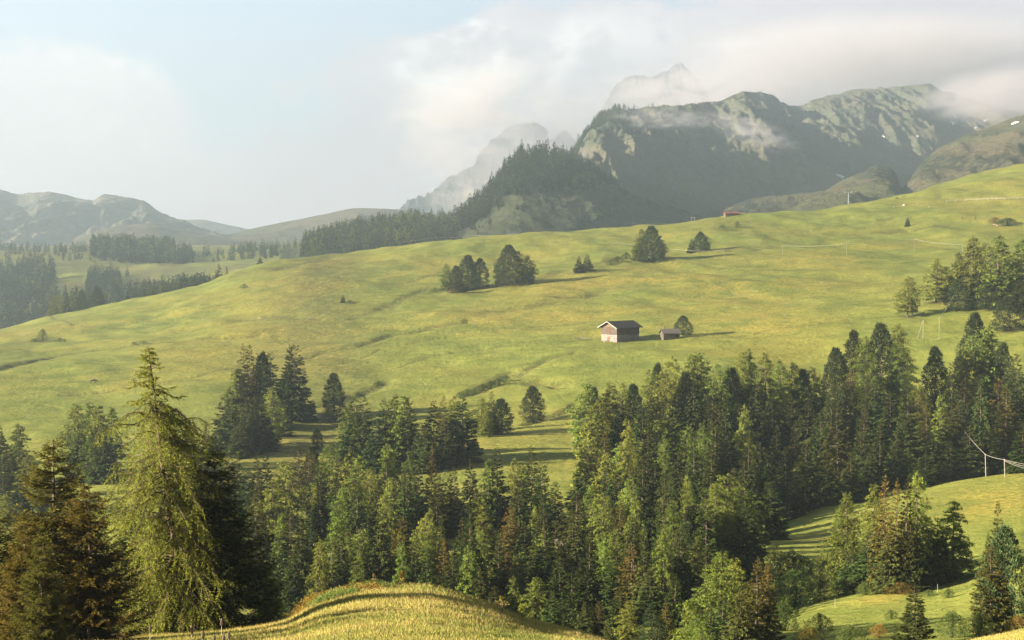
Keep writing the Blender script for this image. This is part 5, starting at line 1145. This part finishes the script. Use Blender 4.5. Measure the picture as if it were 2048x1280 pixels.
n1 = N.noise(cx.outputs[0], 9, 7, .55, .2); n2 = N.noise(cx.outputs[0], 26, 7, .6, .2); n4 = N.noise(cx.outputs[0], 70, 6, .6, .2); n3 = N.noise(cx.outputs[0], 3.2, 4, .5, .2)
uu = N.math('ADD', u, N.math('MULTIPLY_ADD', n1, .12, -.06)); vv = N.math('ADD', v, N.math('MULTIPLY_ADD', n2, .07, -.035))
def cb(px, py, rx, ry, s, soft=1.0):
    """cloud lump centred on a direction; value falls off outward"""
    a, e = (px-1024)/F, slope_z(py)
    dx = N.math('MULTIPLY', N.math('SUBTRACT', uu, a), F/rx); dy = N.math('MULTIPLY', N.math('SUBTRACT', vv, e), F/ry)
    d = N.math('ADD', N.math('MULTIPLY', dx, dx), N.math('MULTIPLY', dy, dy))
    return N.math('MULTIPLY', N.math('EXPONENT', N.math('MULTIPLY', d, -1.0)), s)
acc = None
for b in [(150,170,190,90,1.1),(60,300,160,80,1.0),(260,250,130,60,.7),(40,310,260,90,.8),(300,400,420,90,.5),(560,430,350,80,.5),(980,150,170,110,1.1),(900,250,160,150,.8),(1260,110,240,95,1.2),(1500,90,160,70,.8),(1750,90,300,120,1.2),(2000,120,260,170,1.2),(1100,240,280,120,1.0),(720,300,160,60,.35),(1400,230,500,110,1.0),(600,340,120,70,.4)]:
    c = cb(*b); acc = c if acc is None else N.math('ADD', acc, c)
# the rest of the sky dome has clouds too
side = N.ramp(sx.outputs[1], .75, .35)
acc = N.math('ADD', acc, N.math('MULTIPLY', side, N.ramp(n3, .4, .65)))
dens = N.ramp(N.math('ADD', acc, N.math('ADD', N.math('MULTIPLY_ADD', n1, 1.5, -.72), N.math('ADD', N.math('MULTIPLY_ADD', n2, 1.1, -.53), N.math('MULTIPLY_ADD', n4, .5, -.25)))), .36, .74)
hz = N.ramp(v, .10, -.01)
bright = N.ramp(N.math('ADD', N.math('ADD', N.math('MULTIPLY', n2, .5), N.math('MULTIPLY', n4, .25)), N.math('MULTIPLY', n1, .25)), .42, .56)
puff = None
for b in [(905,45,45,36,1.3),(940,130,60,60,1.2),(960,110,80,60,1),(1150,90,45,50,1),(1250,70,120,50,.7),(1450,60,60,30,.6),(240,100,120,60,.5),(250,250,90,60,.5),(1050,235,40,16,.6),(870,130,60,90,.6)]:
    c = cb(*b); puff = c if puff is None else N.math('ADD', puff, c)
bl = N.math('MULTIPLY', bright, N.math('MINIMUM', puff, 1.0), clamp=True)
E = .235
g_ = lambda c: tuple(x*E for x in c)
cloud = N.mix(N.ramp(n3, .35, .65), g_((.84,.74,.79)), g_((1.0,.89,.90)))
cloud = N.mix(bl, cloud, g_((1.4,1.32,1.25)))
skyc = N.mix(.85, skc.outputs[0], N.mix(N.ramp(v, .02, .2), g_((.82,.82,.88)), g_((.60,.71,.86))))
col = N.mix(N.math('MULTIPLY', dens, .93), skyc, cloud)
col = N.mix(N.math('MULTIPLY', hz, .75), col, g_((1.0,.92,.93)))
zen = N.ramp(sx.outputs[2], .28, .75)
col = N.mix(zen, col, N.mix(N.math('MULTIPLY', dens, .3), (.030, .058, .11), (.09, .10, .12)))
dim = N.n('ShaderNodeVectorMath'); dim.operation = 'SCALE'; N.l(col, dim.inputs[0]); N.l(N.math('MULTIPLY_ADD', N.ramp(sx.outputs[1], .35, .9), .72, .28), dim.inputs['Scale']); col = dim.outputs[0]  # sky dimmed beside and behind the view, added to cut fill light
bg = N.n('ShaderNodeBackground'); N.l(col, bg.inputs[0]); bg.inputs[1].default_value = 1.0
wo = N.n('ShaderNodeOutputWorld'); N.l(bg.outputs[0], wo.inputs[0])
# haze: even air around everything
def volmat(name, color, dens, aniso=0.0, node=None):
    m, nt = newmat(name); N = NT(nt); pv = N.n('ShaderNodeVolumePrincipled'); pv.inputs['Color'].default_value = (*color, 1); pv.inputs['Density'].default_value = dens; pv.inputs['Anisotropy'].default_value = aniso
    o = N.n('ShaderNodeOutputMaterial'); N.l(pv.outputs[0], o.inputs['Volume'])
    return m, N, pv
HAZE_ON = True
if HAZE_ON:
    mb = MB(); mb.box((-9000, -60, -700), (9000, 7900, 960)); hzm, _, _ = volmat('haze_air', (.475, .585, .68), HAZE_D, .4)
    o = mb.build('haze', hzm); tag(o, 'pale blue haze filling the valley air', 'haze', kind='stuff')
# cloud banks: bodies of mist with ragged density
def mist(name, px, py, Y, rx, ry, depth, dens, seed, label, col=(.84, .80, .83), thr=(.42, .62), sc=3.0, tilt=0):
    c = point(px, py, Y); mb = MB(); n, m_ = 20, 12; vs = []; 
    for i in range(m_+1):
        th = math.pi*i/m_
        for j in range(n): ph = 2*math.pi*j/n; vs.append((math.sin(th)*math.cos(ph), math.sin(th)*math.sin(ph), math.cos(th)))
    f = [(i*n+j, (i+1)*n+j, (i+1)*n+(j+1) % n, i*n+(j+1) % n) for i in range(m_) for j in range(n)]
    mb.add(vs, f); mt, N, pv = volmat(name+'_vapour', col, dens, .2)
    tcn = N.n('ShaderNodeTexCoord'); ln = N.n('ShaderNodeVectorMath'); ln.operation = 'LENGTH'; N.l(tcn.outputs['Object'], ln.inputs[0])
    mp = N.n('ShaderNodeMapping'); N.l(tcn.outputs['Object'], mp.inputs[0]); mp.inputs['Location'].default_value = (seed, seed*1.7, seed*.3); asp = rx/ry; mp.inputs['Scale'].default_value = (sc*min(asp, 3)/2, sc*.5, sc)
    nz = N.noise(mp.outputs[0], 1, 3, .55, .6); fall = N.ramp(ln.outputs['Value'], 1.0, .25)
    k = N.math('MULTIPLY', fall, N.ramp(nz, *thr)); N.l(N.math('MULTIPLY', k, dens), pv.inputs['Density'])
    o = mb.build(name, mt, smooth=True); s = Y/F; o.location = c; o.scale = (rx*s, depth, ry*s); o.rotation_euler.y = tilt; tag(o, label, 'cloud', kind='stuff')
    mt.cycles.volume_step_rate = 1.0
if MIST_ON:
    mist('cloud_bank', 1000, 260, 4950, 260, 190, 420, .008, 1, 'cloud drifting around the left veiled peak', thr=(.38, .7))
    mist('cloud_bank', 1420, 215, 5150, 330, 110, 420, .007, 2, 'cloud bank between the massif and the high peak', thr=(.36, .62))
    mist('cloud_bank', 1780, 120, 4850, 520, 110, 420, .006, 3, 'grey cloud lying behind and over the massif crest', thr=(.25, .5))
    mist('cloud_bank', 2020, 190, 3350, 200, 60, 380, .008, 4, 'cloud swallowing the right end of the massif', thr=(.3, .55))
    mist('cloud_wisp', 1500, 262, 2650, 120, 30, 130, .010, 5, 'thin cloud wisp in front of the middle of the massif', thr=(.42, .62), tilt=.35)
    mist('cloud_wisp', 1330, 238, 2350, 140, 24, 130, .006, 6, 'thin cloud veil along the left part of the massif', thr=(.4, .65), tilt=.05)
    mist('cloud_wisp', 950, 395, 3300, 130, 50, 200, .004, 7, 'pinkish cloud scrap at the foot of the veiled peak', col=(.95, .88, .86), thr=(.4, .65))
# ---------------------------------------------------------------- camera and view
cam = bpy.data.cameras.new('camera'); co = bpy.data.objects.new('camera', cam); C.objects.link(co); bpy.context.scene.camera = co
cam.sensor_width = 36; cam.lens = F/2048*36; cam.clip_end = 40000; cam.clip_start = .5
co.location = (0, 0, 0); co.rotation_euler = (math.pi/2-PITCH, 0, 0)
sc = bpy.context.scene
sc.view_settings.view_transform = 'Standard'; sc.view_settings.look = 'None'; sc.view_settings.exposure = EXPO; sc.view_settings.gamma = 1
sc.cycles.use_denoising = True; sc.cycles.max_bounces = 5; sc.cycles.diffuse_bounces = 1; sc.cycles.transmission_bounces = 3; sc.cycles.volume_bounces = 3; sc.cycles.transparent_max_bounces = 8
sc.cycles.volume_max_steps = 64; sc.cycles.caustics_reflective = False; sc.cycles.caustics_refractive = False
